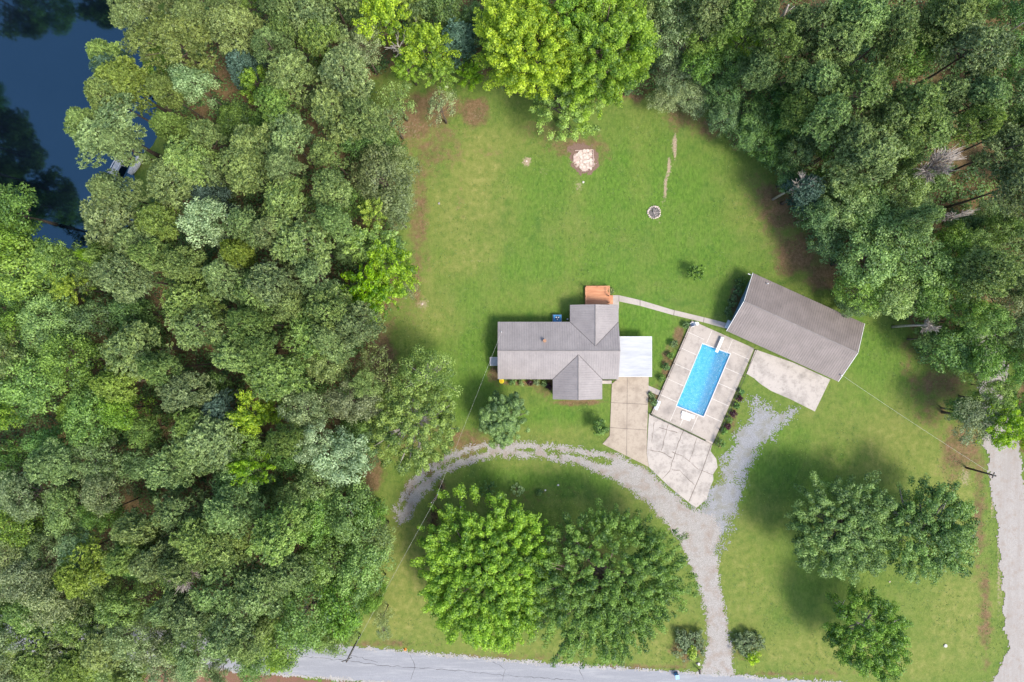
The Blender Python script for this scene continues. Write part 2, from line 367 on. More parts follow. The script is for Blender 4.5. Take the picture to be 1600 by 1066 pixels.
# masked sheets (ragged-edged gravel and asphalt)
def masked_sheet(name, bounds, step, maskfn, z, mat, kind='structure'):
    xs = np.arange(bounds[0], bounds[2], step); ys = np.arange(bounds[1], bounds[3], step)
    XX, YY = np.meshgrid(xs, ys)
    m = maskfn(XX+step/2, YY+step/2)
    jj, ii = np.nonzero(m)
    nu = len(xs)+1
    XV, YV = np.meshgrid(np.append(xs, xs[-1]+step), np.append(ys, ys[-1]+step))
    XV = XV+(vnoise(XV*7.3, YV*7.1, 3)-0.5)*step*0.9; YV = YV+(vnoise(XV*6.7, YV*7.9, 4)-0.5)*step*0.9
    vid = np.arange(XV.size).reshape(XV.shape)
    f = np.stack([vid[jj, ii], vid[jj, ii+1], vid[jj+1, ii+1], vid[jj+1, ii]], -1)
    used, inv = np.unique(f.ravel(), return_inverse=True)
    vv = np.stack([XV.ravel()[used], YV.ravel()[used], np.full(len(used), z)], -1)
    me = np_mesh(name, vv, inv.reshape(f.shape)); me.materials.append(mat)
    o = link(name, me); tag(o, kind=kind); return o

def gravel_mat(name, lo, mid, hi, soilcol, amt=0.4):
    m = M(name, 0.95, 0.15)
    f1 = m.noise(9, 6, 0.8); f2 = m.noise(0.6, 5, 0.65)
    c = m.ramp(f1, [(0.28, lo), (0.5, mid), (0.72, hi)])
    c = m.mix(m.mr(f2, 0.48, 0.66, 0, amt), c, soilcol)
    m.col(c); m.bump(f1, 0.6, 0.06); return m.m
GRAV = gravel_mat('gravel', (0.16, 0.146, 0.132), (0.32, 0.30, 0.28), (0.52, 0.495, 0.47), (0.25, 0.185, 0.14), 0.6)
GRAVB = gravel_mat('blue_grey_gravel', (0.12, 0.12, 0.12), (0.255, 0.258, 0.268), (0.46, 0.46, 0.475), (0.20, 0.19, 0.13), 0.6)
loop = pw([(617, 797), (632, 761), (662, 733.5), (709, 706), (745, 695), (804, 691), (857, 693), (900, 699), (925, 704), (965, 711), (1010, 734), (1046, 768), (1077, 795), (1098, 800), (1112, 806), (1127, 822), (1118, 855), (1124, 912), (1135, 968), (1140, 1005), (1148, 1056), (1090, 1052), (1098, 1040), (1108, 1005), (1103, 968), (1091, 912), (1068, 855), (1041, 820), (1003, 778), (965, 751), (920, 733), (900, 725), (836, 714), (772, 713), (741, 721), (696, 738), (662, 772), (634, 814), (622, 822)])
strip = [(628, 795), (645, 762), (675, 738), (712, 718), (760, 703)]
strip2 = [(800, 703), (850, 704), (900, 711), (950, 722)]
def plinedist(pts, x, y):
    dm = np.full(x.shape, 1e9)
    for (x0, y0), (x1, y1) in zip(pts[:-1], pts[1:]):
        dx, dy = x1-x0, y1-y0; t = np.clip(((x-x0)*dx+(y-y0)*dy)/(dx*dx+dy*dy), 0, 1)
        dm = np.minimum(dm, np.hypot(x-x0-t*dx, y-y0-t*dy))
    return dm
def loop_mask(x, y):
    s = sdist(loop, x, y)+(fbm(x*0.9, y*0.9, 12)-0.5)*1.1+(vnoise(x*9, y*9, 15)-0.5)*1.1
    s1 = plinedist(pw(strip), x, y)+(fbm(x*0.7, y*0.7, 21)-0.5)*1.6+(vnoise(x*9, y*9, 5)-0.5)*0.9
    s2 = plinedist(pw(strip2), x, y)+(fbm(x*0.7, y*0.7, 22)-0.5)*1.7+(vnoise(x*9, y*9, 6)-0.5)*0.9
    return (s > 0) & (s1 > 0.1) & (s2 > 0.32)
masked_sheet('gravel_driveway', (-19, -54, 36, -14), 0.1, loop_mask, 0.03, GRAV)
branch = pw([(1098, 800), (1122, 751), (1134, 720), (1150, 681), (1166, 648), (1180, 627), (1199, 627), (1219, 641), (1244, 640), (1231, 663), (1201, 697), (1179, 714), (1158, 742), (1153, 783), (1141, 805), (1127, 826)])
def branch_mask(x, y):
    s = sdist(branch, x, y)+(fbm(x*0.55, y*0.55, 42)-0.5)*3.6+(vnoise(x*8, y*8, 45)-0.5)*2.2
    return s > 0.15
masked_sheet('gravel_parking_patch', (28, -30, 46, -8), 0.11, branch_mask, 0.026, GRAVB)
scat = pw([(1008, 735), (1046, 768), (1078, 795), (1098, 800), (1125, 770), (1140, 745), (1160, 760), (1150, 800), (1125, 860), (1118, 870), (1060, 812), (1000, 745)])
def scat_mask(x, y):
    s = sdist(scat, x, y)
    return (s > -1.2) & (vnoise(x*8.5, y*8.5, 71)*0.6+fbm(x, y, 72)*0.4+np.clip(s, -1.2, 0.8)*0.12 > 0.58)
masked_sheet('scattered_gravel', (18, -36, 38, -17), 0.12, scat_mask, 0.022, GRAVB)

def ribbon(name, lines, w, z, mat, parent, wig=0.0, seed=1):
    rng = random.Random(seed); mb = MB()
    for ln in lines:
        pts = []
        for (a, b) in zip(ln[:-1], ln[1:]):
            pa, pb = Vector(P(*a)), Vector(P(*b)); n = max(1, int((pb-pa).length/0.5)) if wig else 1
            for i in range(n):
                q = pa.lerp(pb, i/n)
                if wig and pts: q = q+Vector((rng.uniform(-wig, wig), rng.uniform(-wig, wig)))
                pts.append(q)
        pts.append(Vector(P(*ln[-1])))
        for i, (a, b) in enumerate(zip(pts[:-1], pts[1:])):
            t = (b-a).normalized(); ww = w*(rng.uniform(0.4, 1.5) if wig else 1)/2; nn = Vector((-t.y, t.x))*ww
            mb.quad((a.x-nn.x, a.y-nn.y, z), (b.x-nn.x, b.y-nn.y, z), (b.x+nn.x, b.y+nn.y, z), (a.x+nn.x, a.y+nn.y, z))
    return mb.build(name, mat, parent)
# roads
asp = M('asphalt', 0.85, 0.25)
f1 = asp.noise(11, 5, 0.8); f2 = asp.noise(0.35, 5, 0.6, stretch=(0.25, 1.6, 1))
c = asp.ramp(f1, [(0.3, (0.20, 0.205, 0.225)), (0.7, (0.32, 0.325, 0.35))])
c = asp.mix(asp.mr(f2, 0.4, 0.65, 0, 0.35), c, (0.21, 0.215, 0.235)); c = asp.mix(asp.mr(asp.noise(1.1, 5, 0.7, stretch=(0.12, 1.0, 1)), 0.5, 0.66, 0, 0.4), c, (0.40, 0.40, 0.41)); asp.col(c); asp.bump(f1, 0.3, 0.02)
up = [(-300, 935), (55, 966), (355, 996), (560, 1012), (800, 1033), (1100, 1053), (1300, 1066), (1640, 1090), (2000, 1110)]
dn = [(2000, 1165), (1640, 1142), (1300, 1118), (1100, 1103), (800, 1083), (560, 1064), (355, 1047), (55, 1018), (-300, 985)]
road = pw(up+dn)
masked_sheet('paved_road', (-110, -64, 120, -40), 0.25, lambda x, y: sdist(road, x, y)+(fbm(x*1.2, y*1.2, 3)-0.5)*0.5 > 0, 0.035, asp.m)
edge_up = pw(up); edge_dn = pw(dn)
EDG = gravel_mat('road_edge_gravel', (0.24, 0.225, 0.21), (0.36, 0.345, 0.33), (0.50, 0.48, 0.46), (0.22, 0.18, 0.13), 0.5)
masked_sheet('road_edge_gravel', (-110, -64, 84, -40), 0.11, lambda x, y: np.minimum(plinedist(edge_up, x, y), plinedist(edge_dn, x, y))+(fbm(x*0.9, y*0.9, 8)-0.5)*0.9+(vnoise(x*9, y*9, 2)-0.5)*0.9 < 0.10, 0.045, EDG)
drl = [(1522, 520), (1530, 600), (1538, 690), (1550, 760), (1560, 850), (1570, 950), (1575, 1015), (1558, 1052), (1530, 1078)]
drr = [(1700, 1090), (1650, 1080), (1632, 1010), (1618, 900), (1604, 800), (1590, 690), (1576, 600), (1566, 520)]
drd = pw(drl+drr)
dr = M('packed_dirt_road', 0.95, 0.1)
f1 = dr.noise(8, 5, 0.8); f2 = dr.noise(0.7, 4, 0.6, stretch=(1.8, 0.12, 1))
c = dr.ramp(f1, [(0.3, (0.26, 0.238, 0.22)), (0.7, (0.41, 0.382, 0.355))])
c = dr.mix(dr.mr(f2, 0.42, 0.62, 0, 0.5), c, (0.28, 0.25, 0.225)); c = dr.mix(dr.mr(dr.noise(0.9, 5, 0.7), 0.5, 0.68, 0, 0.5), c, (0.26, 0.20, 0.155)); dr.col(c); dr.bump(f1, 0.3, 0.03)
masked_sheet('dirt_road', (68, -58, 95, 4), 0.2, lambda x, y: sdist(drd, x, y)+(fbm(x*0.8, y*0.8, 33)-0.5)*1.5+(vnoise(x*4, y*4, 35)-0.5)*0.5 > 0, 0.05, dr.m)
rdo = bpy.data.objects['paved_road']
ribbon('crack', [[(430, 1022), (520, 1030), (600, 1040), (700, 1046), (820, 1058), (900, 1063)], [(640, 1022), (648, 1040), (642, 1062)], [(905, 1046), (912, 1062)], [(770, 1034), (790, 1045), (785, 1064)], [(500, 1020), (560, 1026), (590, 1035)]], 0.07, 0.04, flat_mat('crack_sealant', (0.12, 0.12, 0.13), 0.8), rdo, 0.12, 8)
# clay bank below the paved road
claym = gravel_mat('red_clay', (0.11, 0.055, 0.04), (0.19, 0.10, 0.07), (0.30, 0.19, 0.13), (0.10, 0.12, 0.03), 0.5)
clay = pw([(240, 1040), (355, 1049), (560, 1068), (560, 1085), (200, 1085)])
masked_sheet('clay_verge', (-60, -58, -20, -50), 0.25, lambda x, y: sdist(clay, x, y)+(fbm(x*0.8, y*0.8, 3)-0.5)*1.5 > 0, 0.015, claym)

# ------------------------------------------------------------------ concrete
def conc(name, base, stain, amt=0.5, scale=0.5):
    m = M(name, 0.9, 0.2)
    f1 = m.noise(10, 5, 0.75); f2 = m.noise(scale, 6, 0.68); f3 = m.noise(scale*3.1, 6, 0.7)
    c = m.ramp(f1, [(0.3, tuple(v*0.88 for v in base)), (0.7, tuple(v*1.1 for v in base))])
    c = m.mix(m.mr(f2, 0.47, 0.66, 0, amt), c, stain)
    c = m.mix(m.mr(f3, 0.52, 0.70, 0, amt*0.8), c, tuple(v*0.8 for v in stain))
    m.col(c); m.bump(f1, 0.2, 0.01); return m.m
CONC_DRIVE = conc('driveway_concrete', (0.41, 0.345, 0.275), (0.27, 0.22, 0.175), 0.7)
CONC_PAD = conc('weathered_concrete', (0.45, 0.405, 0.365), (0.26, 0.235, 0.212), 0.75)
CONC_DECK = conc('pool_deck_concrete', (0.42, 0.37, 0.325), (0.25, 0.222, 0.198), 0.7, 0.35)
CONC_WALK = conc('walkway_concrete', (0.42, 0.375, 0.335), (0.30, 0.27, 0.24), 0.5)
JOINT = flat_mat('dark_joint', (0.16, 0.13, 0.11), 0.95); JOINTL = flat_mat('pale_joint', (0.66, 0.62, 0.57), 0.9)
def slab(name, pts, z0, z1, mat):
    o = MB().prism(pw(pts), z0, z1).build(name, mat); tag(o, kind='structure'); return o
drv = slab('concrete_driveway', [(967.5, 526), (1013.4, 526), (1013.4, 590), (1012, 645), (1010, 708), (1013.6, 729.7), (941.4, 693.7), (952.6, 681), (956, 600), (963, 594)], -0.1, 0.09, CONC_DRIVE)
ribbon('joint', [[(980, 590), (979, 712)], [(953.5, 629), (1011.5, 632)], [(952.5, 668), (1010.5, 672)]], 0.07, 0.094, JOINT, drv)
pad = slab('cracked_concrete_pad', [(1014, 646), (1112.5, 694), (1110, 705), (1119, 717), (1121, 730), (1114, 741), (1114.5, 750), (1108, 765), (1104, 780), (1096, 786.5), (1088, 793.5), (1077, 786), (1044, 759), (1014, 730), (1010.4, 708)], -0.1, 0.075, CONC_PAD)
ribbon('crack', [[(1044, 663), (1037, 690), (1033, 704)], [(1068, 672), (1055, 705), (1047, 735), (1035, 748)], [(1012, 703), (1033, 706), (1050, 716)], [(1050, 706), (1066, 712), (1078, 722), (1090, 733), (1114, 742)], [(1088, 685), (1083, 705), (1077, 720)], [(1050, 734), (1062, 735), (1072, 745), (1085, 758)], [(1022, 660), (1018, 690)], [(1030, 668), (1058, 676)]], 0.07, 0.079, JOINT, pad, 0.07, 3)
ribbon('joint', [[(1111, 695), (1097, 735), (1076, 784)]], 0.10, 0.080, JOINT, pad)
apron = slab('garage_concrete_apron', [(1180, 546), (1240, 567), (1297, 593), (1273, 643), (1235, 624), (1205, 611), (1188, 600), (1178, 591), (1166, 584)], -0.1, 0.075, CONC_PAD)
walk = slab('concrete_walkway', [(950, 461.5), (967, 461.5), (1000, 469), (1050, 484), (1100, 496), (1143, 507), (1143, 516), (1100, 504), (1050, 492), (1000, 478), (967, 471), (967, 482), (950, 482)], -0.1, 0.06, CONC_WALK)
ribbon('joint', [[(967, 461.5), (967, 471)], [(1000, 469), (1000, 478)], [(1053.5, 484.5), (1052.5, 493)], [(1100, 496), (1099, 504)]], 0.09, 0.064, JOINT, walk)
lnk = slab('concrete_link_path', [(1012, 602), (1033, 611), (1029, 618), (1012, 611)], -0.1, 0.06, CONC_WALK)

# pool deck with the basin cut out
D_NW, D_NE, D_SE, D_SW = (1080.5, 501), (1178, 544.5), (1113.6, 692.5), (1016.8, 646.4)
Q_NW, Q_NE, Q_SE, Q_SW = (1097, 537), (1140.5, 553), (1099, 651), (1056.5, 634)
DZ = 0.16
mb = MB(); outr = [P(*p) for p in (D_NW, D_NE, D_SE, D_SW)]; innr = [P(*p) for p in (Q_NW, Q_NE, Q_SE, Q_SW)]
for i in range(4):
    j = (i+1) % 4
    o1, o2, i1, i2 = outr[i], outr[j], innr[i], innr[j]
    mb.quad((*i1, DZ), (*i2, DZ), (*o2, DZ), (*o1, DZ)); mb.quad((*o1, DZ), (*o2, DZ), (*o2, -0.2), (*o1, -0.2))
    mb.quad((*i2, DZ), (*i1, DZ), (*i1, -0.05), (*i2, -0.05))
deck = mb.build('pool_deck', CONC_DECK); tag(deck, kind='structure')
def lerp(a, b, t): return (a[0]+(b[0]-a[0])*t, a[1]+(b[1]-a[1])*t)
lines = []
ex, ey = D_NE[0]-D_NW[0], D_NE[1]-D_NW[1]; fx_, fy_ = D_SW[0]-D_NW[0], D_SW[1]-D_NW[1]; det = ex*fy_-ey*fx_
def d_uv(p): a, b = p[0]-D_NW[0], p[1]-D_NW[1]; return ((a*fy_-b*fx_)/det, (ex*b-ey*a)/det)
def d_pt(u, v): return (D_NW[0]+u*ex+v*fx_, D_NW[1]+u*ey+v*fy_)
qs = [d_uv(p) for p in (Q_NW, Q_NE, Q_SE, Q_SW)]
qu0, qu1, qv0, qv1 = (qs[0][0]+qs[3][0])/2-0.01, (qs[1][0]+qs[2][0])/2+0.01, (qs[0][1]+qs[1][1])/2-0.01, (qs[2][1]+qs[3][1])/2+0.01
for v_ in (0.12, 0.29, 0.455, 0.62, 0.79): lines += [[d_pt(0.01, v_), d_pt(qu0, v_)], [d_pt(qu1, v_), d_pt(0.99, v_)]]
for u_ in (0.33, 0.66): lines += [[d_pt(u_, 0.01), d_pt(u_, qv0)]]
for u_ in (0.3, 0.46, 0.64): lines += [[d_pt(u_, qv1), d_pt(u_, 0.99)]]
ribbon('joint', lines, 0.055, DZ+0.004, JOINTL, deck)
# the pool (thing): basin, water, coping, board
pool_t = empty('swimming_pool', (*P(1098, 594), 0), 0, 'rectangular blue swimming pool set in the pale concrete deck', 'swimming pool')
off = Vector((-pool_t.location.x, -pool_t.location.y, 0))
def loc(pts, z): return [(p[0]+off.x, p[1]+off.y, z) for p in pts]
def grow(pts, dd):
    cx = sum(p[0] for p in pts)/len(pts); cy = sum(p[1] for p in pts)/len(pts); r = []
    for i, p in enumerate(pts):
        a = Vector(pts[i-1]); b = Vector(p); c_ = Vector(pts[(i+1) % len(pts)])
        e1 = (b-a).normalized(); e2 = (c_-b).normalized(); n1 = Vector((-e1.y, e1.x)); n2 = Vector((-e2.y, e2.x))
        if n1.dot(Vector((p[0]-cx, p[1]-cy))) < 0: n1 = -n1
        if n2.dot(Vector((p[0]-cx, p[1]-cy))) < 0: n2 = -n2
        r.append((p[0]+(n1.x+n2.x)*dd, p[1]+(n1.y+n2.y)*dd))
    return r
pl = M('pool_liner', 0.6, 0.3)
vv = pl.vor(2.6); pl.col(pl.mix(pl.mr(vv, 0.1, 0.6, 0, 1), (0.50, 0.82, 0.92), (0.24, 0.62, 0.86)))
mb = MB(); a = loc(innr, -0.05); b = loc(innr, -1.25); b[0] = (*b[0][:2], -2.3); b[1] = (*b[1][:2], -2.3)
for i in range(4): j = (i+1) % 4; mb.quad(a[i], a[j], b[j], b[i])
mb.poly(b); mb.build('basin', pl.m, pool_t)
mb = MB(); o_, i_ = loc(grow(innr, 0.10), 0.2), loc(grow(innr, -0.03), 0.2)
for i in range(4):
    j = (i+1) % 4
    mb.quad(i_[i], i_[j], o_[j], o_[i]); lo = lambda p: (p[0], p[1], 0.1)
    mb.quad(o_[i], o_[j], lo(o_[j]), lo(o_[i])); mb.quad(i_[j], i_[i], (*i_[i][:2], 0.02), (*i_[j][:2], 0.02))
mb.build('coping', flat_mat('white_coping', (0.60, 0.58, 0.55), 0.7, 0.08), pool_t)
wm = M('pool_water'); wm.n.remove(wm.b); out = [n for n in wm.n if n.type == 'OUTPUT_MATERIAL'][0]
tr = wm.n.new('ShaderNodeBsdfTransparent'); gl = wm.n.new('ShaderNodeBsdfGlossy'); mx = wm.n.new('ShaderNodeMixShader'); fr = wm.n.new('ShaderNodeFresnel')
wm.l.new(wm.ramp(wm.noise(2.0, 5, 0.6), [(0.35, (0.16, 0.76, 0.93)), (0.65, (0.46, 0.93, 1.0))]), tr.inputs[0]); gl.inputs['Roughness'].default_value = 0.12; fr.inputs[0].default_value = 1.45
df = wm.n.new('ShaderNodeBsdfDiffuse'); df.inputs[0].default_value = (0.06, 0.46, 0.70, 1); mx0 = wm.n.new('ShaderNodeMixShader'); mx0.inputs[0].default_value = 0.28
wm.l.new(tr.outputs[0], mx0.inputs[1]); wm.l.new(df.outputs[0], mx0.inputs[2])
bp = wm.n.new('ShaderNodeBump'); bp.inputs['Strength'].default_value = 0.9; bp.inputs['Distance'].default_value = 0.14
wm.l.new(wm.mix(0.5, wm.noise(2.6, 3, 0.6), wm.noise(6.5, 3, 0.6)), bp.inputs['Height'])
wm.l.new(bp.outputs[0], gl.inputs['Normal']); wm.l.new(bp.outputs[0], fr.inputs['Normal']); wm.l.new(bp.outputs[0], df.inputs['Normal'])
wm.l.new(fr.outputs[0], mx.inputs[0]); wm.l.new(mx0.outputs[0], mx.inputs[1]); wm.l.new(gl.outputs[0], mx.inputs[2]); wm.l.new(mx.outputs[0], out.inputs[0])
mb = MB(); mb.poly(loc(grow(innr, -0.01), -0.02)[::-1]); wo_ = mb.build('pool_water', wm.m, pool_t)
WHITE = flat_mat('white_paint', (0.68, 0.68, 0.68), 0.5, 0.05); WHITE2 = flat_mat('dull_white', (0.66, 0.68, 0.70), 0.5, 0.1)
bd = math.atan2(P(1118, 549)[1]-P(1127, 528)[1], P(1118, 549)[0]-P(1127, 528)[0])
bt = empty('diving_board', (*P(1122.5, 538.5), DZ), bd, 'long white diving board reaching over the shaded end of the pool', 'diving board')
MB().box((0.05, 0, 0.52), (2.5, 0.48, 0.06)).build('board', WHITE, bt)
MB().box((-0.9, 0, 0.245), (0.7, 0.5, 0.49)).build('stand', WHITE2, bt)
st = empty('pool_step_mat', (*P(1074, 649), DZ), math.radians(-20), 'white entry step set on the deck at the lower end of the pool', 'pool step')
MB().box((0, 0.1, 0.11), (2.1, 0.55, 0.22)).build('tread', WHITE, st); MB().box((-0.15, -0.45, 0.06), (1.5, 0.6, 0.12)).build('landing', WHITE, st)
st = empty('storage_bench', (*P(1026, 633), DZ), math.radians(-113), 'pale blue-white bench box on the left edge of the pool deck', 'bench box')
MB().box((0, 0, 0.17), (1.35, 0.5, 0.34)).build('box', WHITE2, st); MB().box((0, 0, 0.36), (1.45, 0.58, 0.05)).build('lid', flat_mat('pale_blue_plastic', (0.60, 0.68, 0.76), 0.5), st)
st = empty('step_block', (*P(1107.5, 690.5), 0.075), math.radians(-25), 'small cream concrete step outside the lower corner of the pool deck', 'step')
MB().box((0, 0, 0.06), (1.15, 0.35, 0.12)).build('tread', flat_mat('cream_concrete', (0.68, 0.60, 0.50), 0.9), st); MB().box((0.0, 0.1, 0.15), (1.0, 0.15, 0.06)).build('riser', flat_mat('cream_concrete_b', (0.6, 0.52, 0.44), 0.9), st)
# patio chair by the deck corner
ch = empty('pool_chair', (*P(1080, 507.5), DZ), math.radians(200), 'blue and white lounge chair at the top left corner of the pool deck', 'chair')
BLUEF = flat_mat('navy_fabric', (0.06, 0.09, 0.16), 0.8)
MB().box((0, 0, 0.35), (0.6, 0.55, 0.06)).build('seat', BLUEF, ch); MB().box((-0.38, 0, 0.6), (0.1, 0.55, 0.5), 0, ('Y', -0.4)).build('backrest', WHITE2, ch)
for sx in (-0.25, 0.25):
    for sy in (-0.24, 0.24): MB().tube([(sx, sy, 0), (sx, sy, 0.33)], 0.02, 5).build('leg', WHITE2, ch)
for sy in (-0.3, 0.3): MB().box((0, sy, 0.55), (0.6, 0.07, 0.04)).build('armrest', WHITE, ch)
ta = empty('side_table', (*P(1088, 506), DZ), 0, 'small white side table beside the blue and white chair', 'table')
MB().tube([(0, 0, 0.42), (0, 0, 0.46)], 0.28, 14).build('table_top', WHITE, ta); MB().tube([(0, 0, 0), (0, 0, 0.42)], [0.12, 0.03], 8).build('stem', WHITE2, ta)
# pool fence: thin dark rail fence along three sides
IRON = flat_mat('dark_iron', (0.045, 0.038, 0.035), 0.6); 
def rail_fence(pa, pb, label, hgt=1.15, gate=None):
    a = Vector(P(*pa)); b = Vector(P(*pb)); L = (b-a).length; ang = math.atan2(b.y-a.y, b.x-a.x)
    t = empty('metal_fence', (a.x, a.y, 0), ang, label, 'fence', 'fences round the pool deck')
    for nm, z in (('top_rail', hgt), ('bottom_rail', 0.2)): MB().box((L/2, 0, z), (L, 0.045, 0.045)).build(nm, IRON, t)
    mb = MB()
    n = int(L/0.14)
    for i in range(n): mb.box(((i+0.5)*L/n, 0, (hgt+0.2)/2), (0.014, 0.014, hgt-0.245))
    mb.build('picket_panel', IRON, t)
    n = max(2, round(L/2.2))
    for i in range(n+1): MB().box((i*L/n, 0, hgt/2+0.05), (0.07, 0.07, hgt+0.1)).build('post', IRON, t)
rail_fence(lerp(D_NW, D_SW, 0.05), (1016.5, 647.5), 'dark metal fence along the house side of the pool deck')
rail_fence((1016.5, 648.5), (1113, 694.5), 'dark metal fence between the pool deck and the cracked concrete pad')
rail_fence((1178.5, 546.5), (1114.8, 691.5), 'dark metal fence along the flower bed side of the pool deck')

# ------------------------------------------------------------------ roofs
rf = M('metal_roofing', 0.45, 0.4); n1 = rf.noise(0.5, 5, 0.6); n2 = rf.noise(4, 4, 0.7)
c = rf.ramp(n1, [(0.35, (0.245, 0.222, 0.218)), (0.65, (0.30, 0.272, 0.265))]); c = rf.mix(rf.mr(n2, 0.5, 0.75, 0, 0.3), c, (0.35, 0.32, 0.305)); c = rf.mix(rf.mr(rf.noise(1.6, 5, 0.7), 0.55, 0.7, 0, 0.35), c, (0.18, 0.16, 0.155)); rf.col(c)
ROOF = rf.m
TRIM = flat_mat('roof_trim', (0.24, 0.215, 0.205), 0.5)
def roof_plane(name, pts, ridge_dir, parent, origin, spacing=0.36, thick=0.10, mat=None):
    """slab under the polygon with raised ribs running down the slope"""
    mat = mat or ROOF; pts = [Vector(p)-Vector(origin) for p in pts]
    n = (pts[1]-pts[0]).cross(pts[2]-pts[0]).normalized()
    if n.z < 0: n = -n; pts = pts[::-1]
    u = Vector(ridge_dir).normalized(); v = n.cross(u).normalized(); o = pts[0]
    mb = MB(); m = len(pts); dn_ = Vector((0, 0, -thick))
    mb.poly(pts); mb.poly([p+dn_ for p in pts[::-1]])
    for i in range(m): j = (i+1) % m; mb.quad(pts[i], pts[i]+dn_, pts[j]+dn_, pts[j])
    uv = [((p-o).dot(u), (p-o).dot(v)) for p in pts]
    u0, u1 = min(q[0] for q in uv), max(q[0] for q in uv)
    k = math.ceil(u0/spacing)*spacing+spacing*0.3
    while k < u1:
        xs = []
        for i in range(m):
            (a0, b0), (a1, b1) = uv[i], uv[(i+1) % m]
            if (a0 <= k) != (a1 <= k): xs.append(b0+(b1-b0)*(k-a0)/(a1-a0))
        xs.sort()
        for s0, s1 in zip(xs[::2], xs[1::2]):
            if s1-s0 < 0.1: continue
            s0 += 0.02; s1 -= 0.02; h = 0.032; w = 0.04
            A = o+u*k; p = [A+v*s0-u*w, A+v*s0+u*w, A+v*s1+u*w, A+v*s1-u*w]; q = [A+v*s0-u*w*0.5+n*h, A+v*s0+u*w*0.5+n*h, A+v*s1+u*w*0.5+n*h, A+v*s1-u*w*0.5+n*h]
            mb.quad(*q)
            for i in range(4): j = (i+1) % 4; mb.quad(p[i], p[j], q[j], q[i])
        k += spacing
    return mb.build(name, mat, parent)
SID = M('cream_siding', 0.7, 0.3); w = SID.n.new('ShaderNodeTexWave'); w.bands_direction = 'Z'; w.inputs['Scale'].default_value = 2.4; SID.l.new(SID.co(), w.inputs['Vector'])
SID.col(SID.mix(0.08, (0.52, 0.50, 0.46), w.outputs[0], 'MULTIPLY')); SID.bump(w.outputs[0], 0.4, 0.02); SID = SID.m
BRK = M('brick', 0.9, 0.15); bt_ = BRK.n.new('ShaderNodeTexBrick'); bt_.inputs['Scale'].default_value = 4; bt_.inputs['Color1'].default_value = (0.30, 0.13, 0.08, 1); bt_.inputs['Color2'].default_value = (0.38, 0.19, 0.12, 1); bt_.inputs['Mortar'].default_value = (0.5, 0.45, 0.4, 1)
mp = BRK.n.new('ShaderNodeMapping'); mp.inputs['Rotation'].default_value = (math.pi/2, 0, 0); BRK.l.new(BRK.co(), mp.inputs[0]); BRK.l.new(mp.outputs[0], bt_.inputs['Vector']); BRK.col(bt_.outputs[0]); BRK = BRK.m
GLASS = M('window_glass', 0.08, 0.6); GLASS.col(GLASS.ramp(GLASS.noise(1.0), [(0.3, (0.03, 0.04, 0.05)), (0.7, (0.07, 0.09, 0.10))])); GLASS = GLASS.m
def window(parent, c, w_, h_, face):
    # face: outward unit vector in the parent's frame
    fx, fy = face; rz = math.atan2(fy, fx)+math.pi/2
    R = Matrix.Rotation(rz, 3, 'Z'); c = Vector(c)
    f = MB()
    for s in (-1, 1):
        f.box(c+R @ Vector((s*w_/2, 0, 0)), (0.09, 0.12, h_+0.09), rz); f.box(c+R @ Vector((0, 0, s*h_/2)), (w_-0.09, 0.12, 0.09), rz)
    f.box(c, (w_-0.09, 0.08, 0.05), rz)
    fo = f.build('window', WHITE, parent)
    MB().box(c, (w_-0.05, 0.05, h_-0.05), rz).build('pane', GLASS, fo)
def door(parent, c, face, mat, w_=0.95, h_=2.05):
    fx, fy = face; rz = math.atan2(fy, fx)+math.pi/2; c = Vector(c)
    o = MB().box(c, (w_, 0.09, h_), rz).build('door', mat, parent)
    R = Matrix.Rotation(rz, 3, 'Z')
    MB().tube([c+R @ Vector((w_*0.4, -0.1, 0)), c+R @ Vector((w_*0.4, 0.1, 0))], 0.035, 8).build('handle', IRON, o)

# ---- house
EH = 2.9
house = empty('house', (7.0, -1.4, 0), 0, 'long single-storey house with grey-brown ribbed metal roof and two cross gables', 'house')
HO = house.location
XW, XE, YN, YS, YM = -2.16, 16.2, 2.92, -5.81, -1.445
RH = EH+(YN-YM)*0.4
ax, bx, cx_, ny = 8.81, 16.2, 12.505, 5.5; nh = EH+(bx-cx_)*0.4; y1 = YM+(RH-nh)/0.4
sx0, sx1, scx, sy_ = 6.2, 13.72, 9.96, -8.85; sh = EH+(sx1-scx)*0.4; y2 = YM-(RH-sh)/0.4
E = EH
roof_plane('roof', [(XW, YN, E), (ax, YN, E), (cx_, y1, nh), (bx, YN, E), (XE, YM, RH), (XW, YM, RH)], (1, 0, 0), house, HO)
roof_plane('roof', [(XW, YM, RH), (XE, YM, RH), (XE, YS, E), (sx1, YS, E), (scx, y2, sh), (sx0, YS, E), (XW, YS, E)], (1, 0, 0), house, HO)
roof_plane('wing_roof', [(ax, ny, E), (cx_, ny, nh), (cx_, y1, nh), (ax, YN, E)], (0, 1, 0), house, HO)
roof_plane('wing_roof', [(cx_, ny, nh), (bx, ny, E), (bx, YN, E), (cx_, y1, nh)], (0, 1, 0), house, HO)
roof_plane('wing_roof', [(sx0, YS, E), (scx, y2, sh), (scx, sy_, sh), (sx0, sy_, E)], (0, 1, 0), house, HO)
roof_plane('wing_roof', [(scx, y2, sh), (sx1, YS, E), (sx1, sy_, E), (scx, sy_, sh)], (0, 1, 0), house, HO)
rc = MB()
def capline(a, b): rc.tube([Vector(a)-HO, Vector(b)-HO], 0.075, 6)
capline((XW, YM, RH+0.03), (XE, YM, RH+0.03)); capline((cx_, ny, nh+0.03), (cx_, y1, nh+0.03)); capline((scx, sy_, sh+0.03), (scx, y2, sh+0.03))
rc.build('ridge_cap', TRIM, house)
vl = MB()
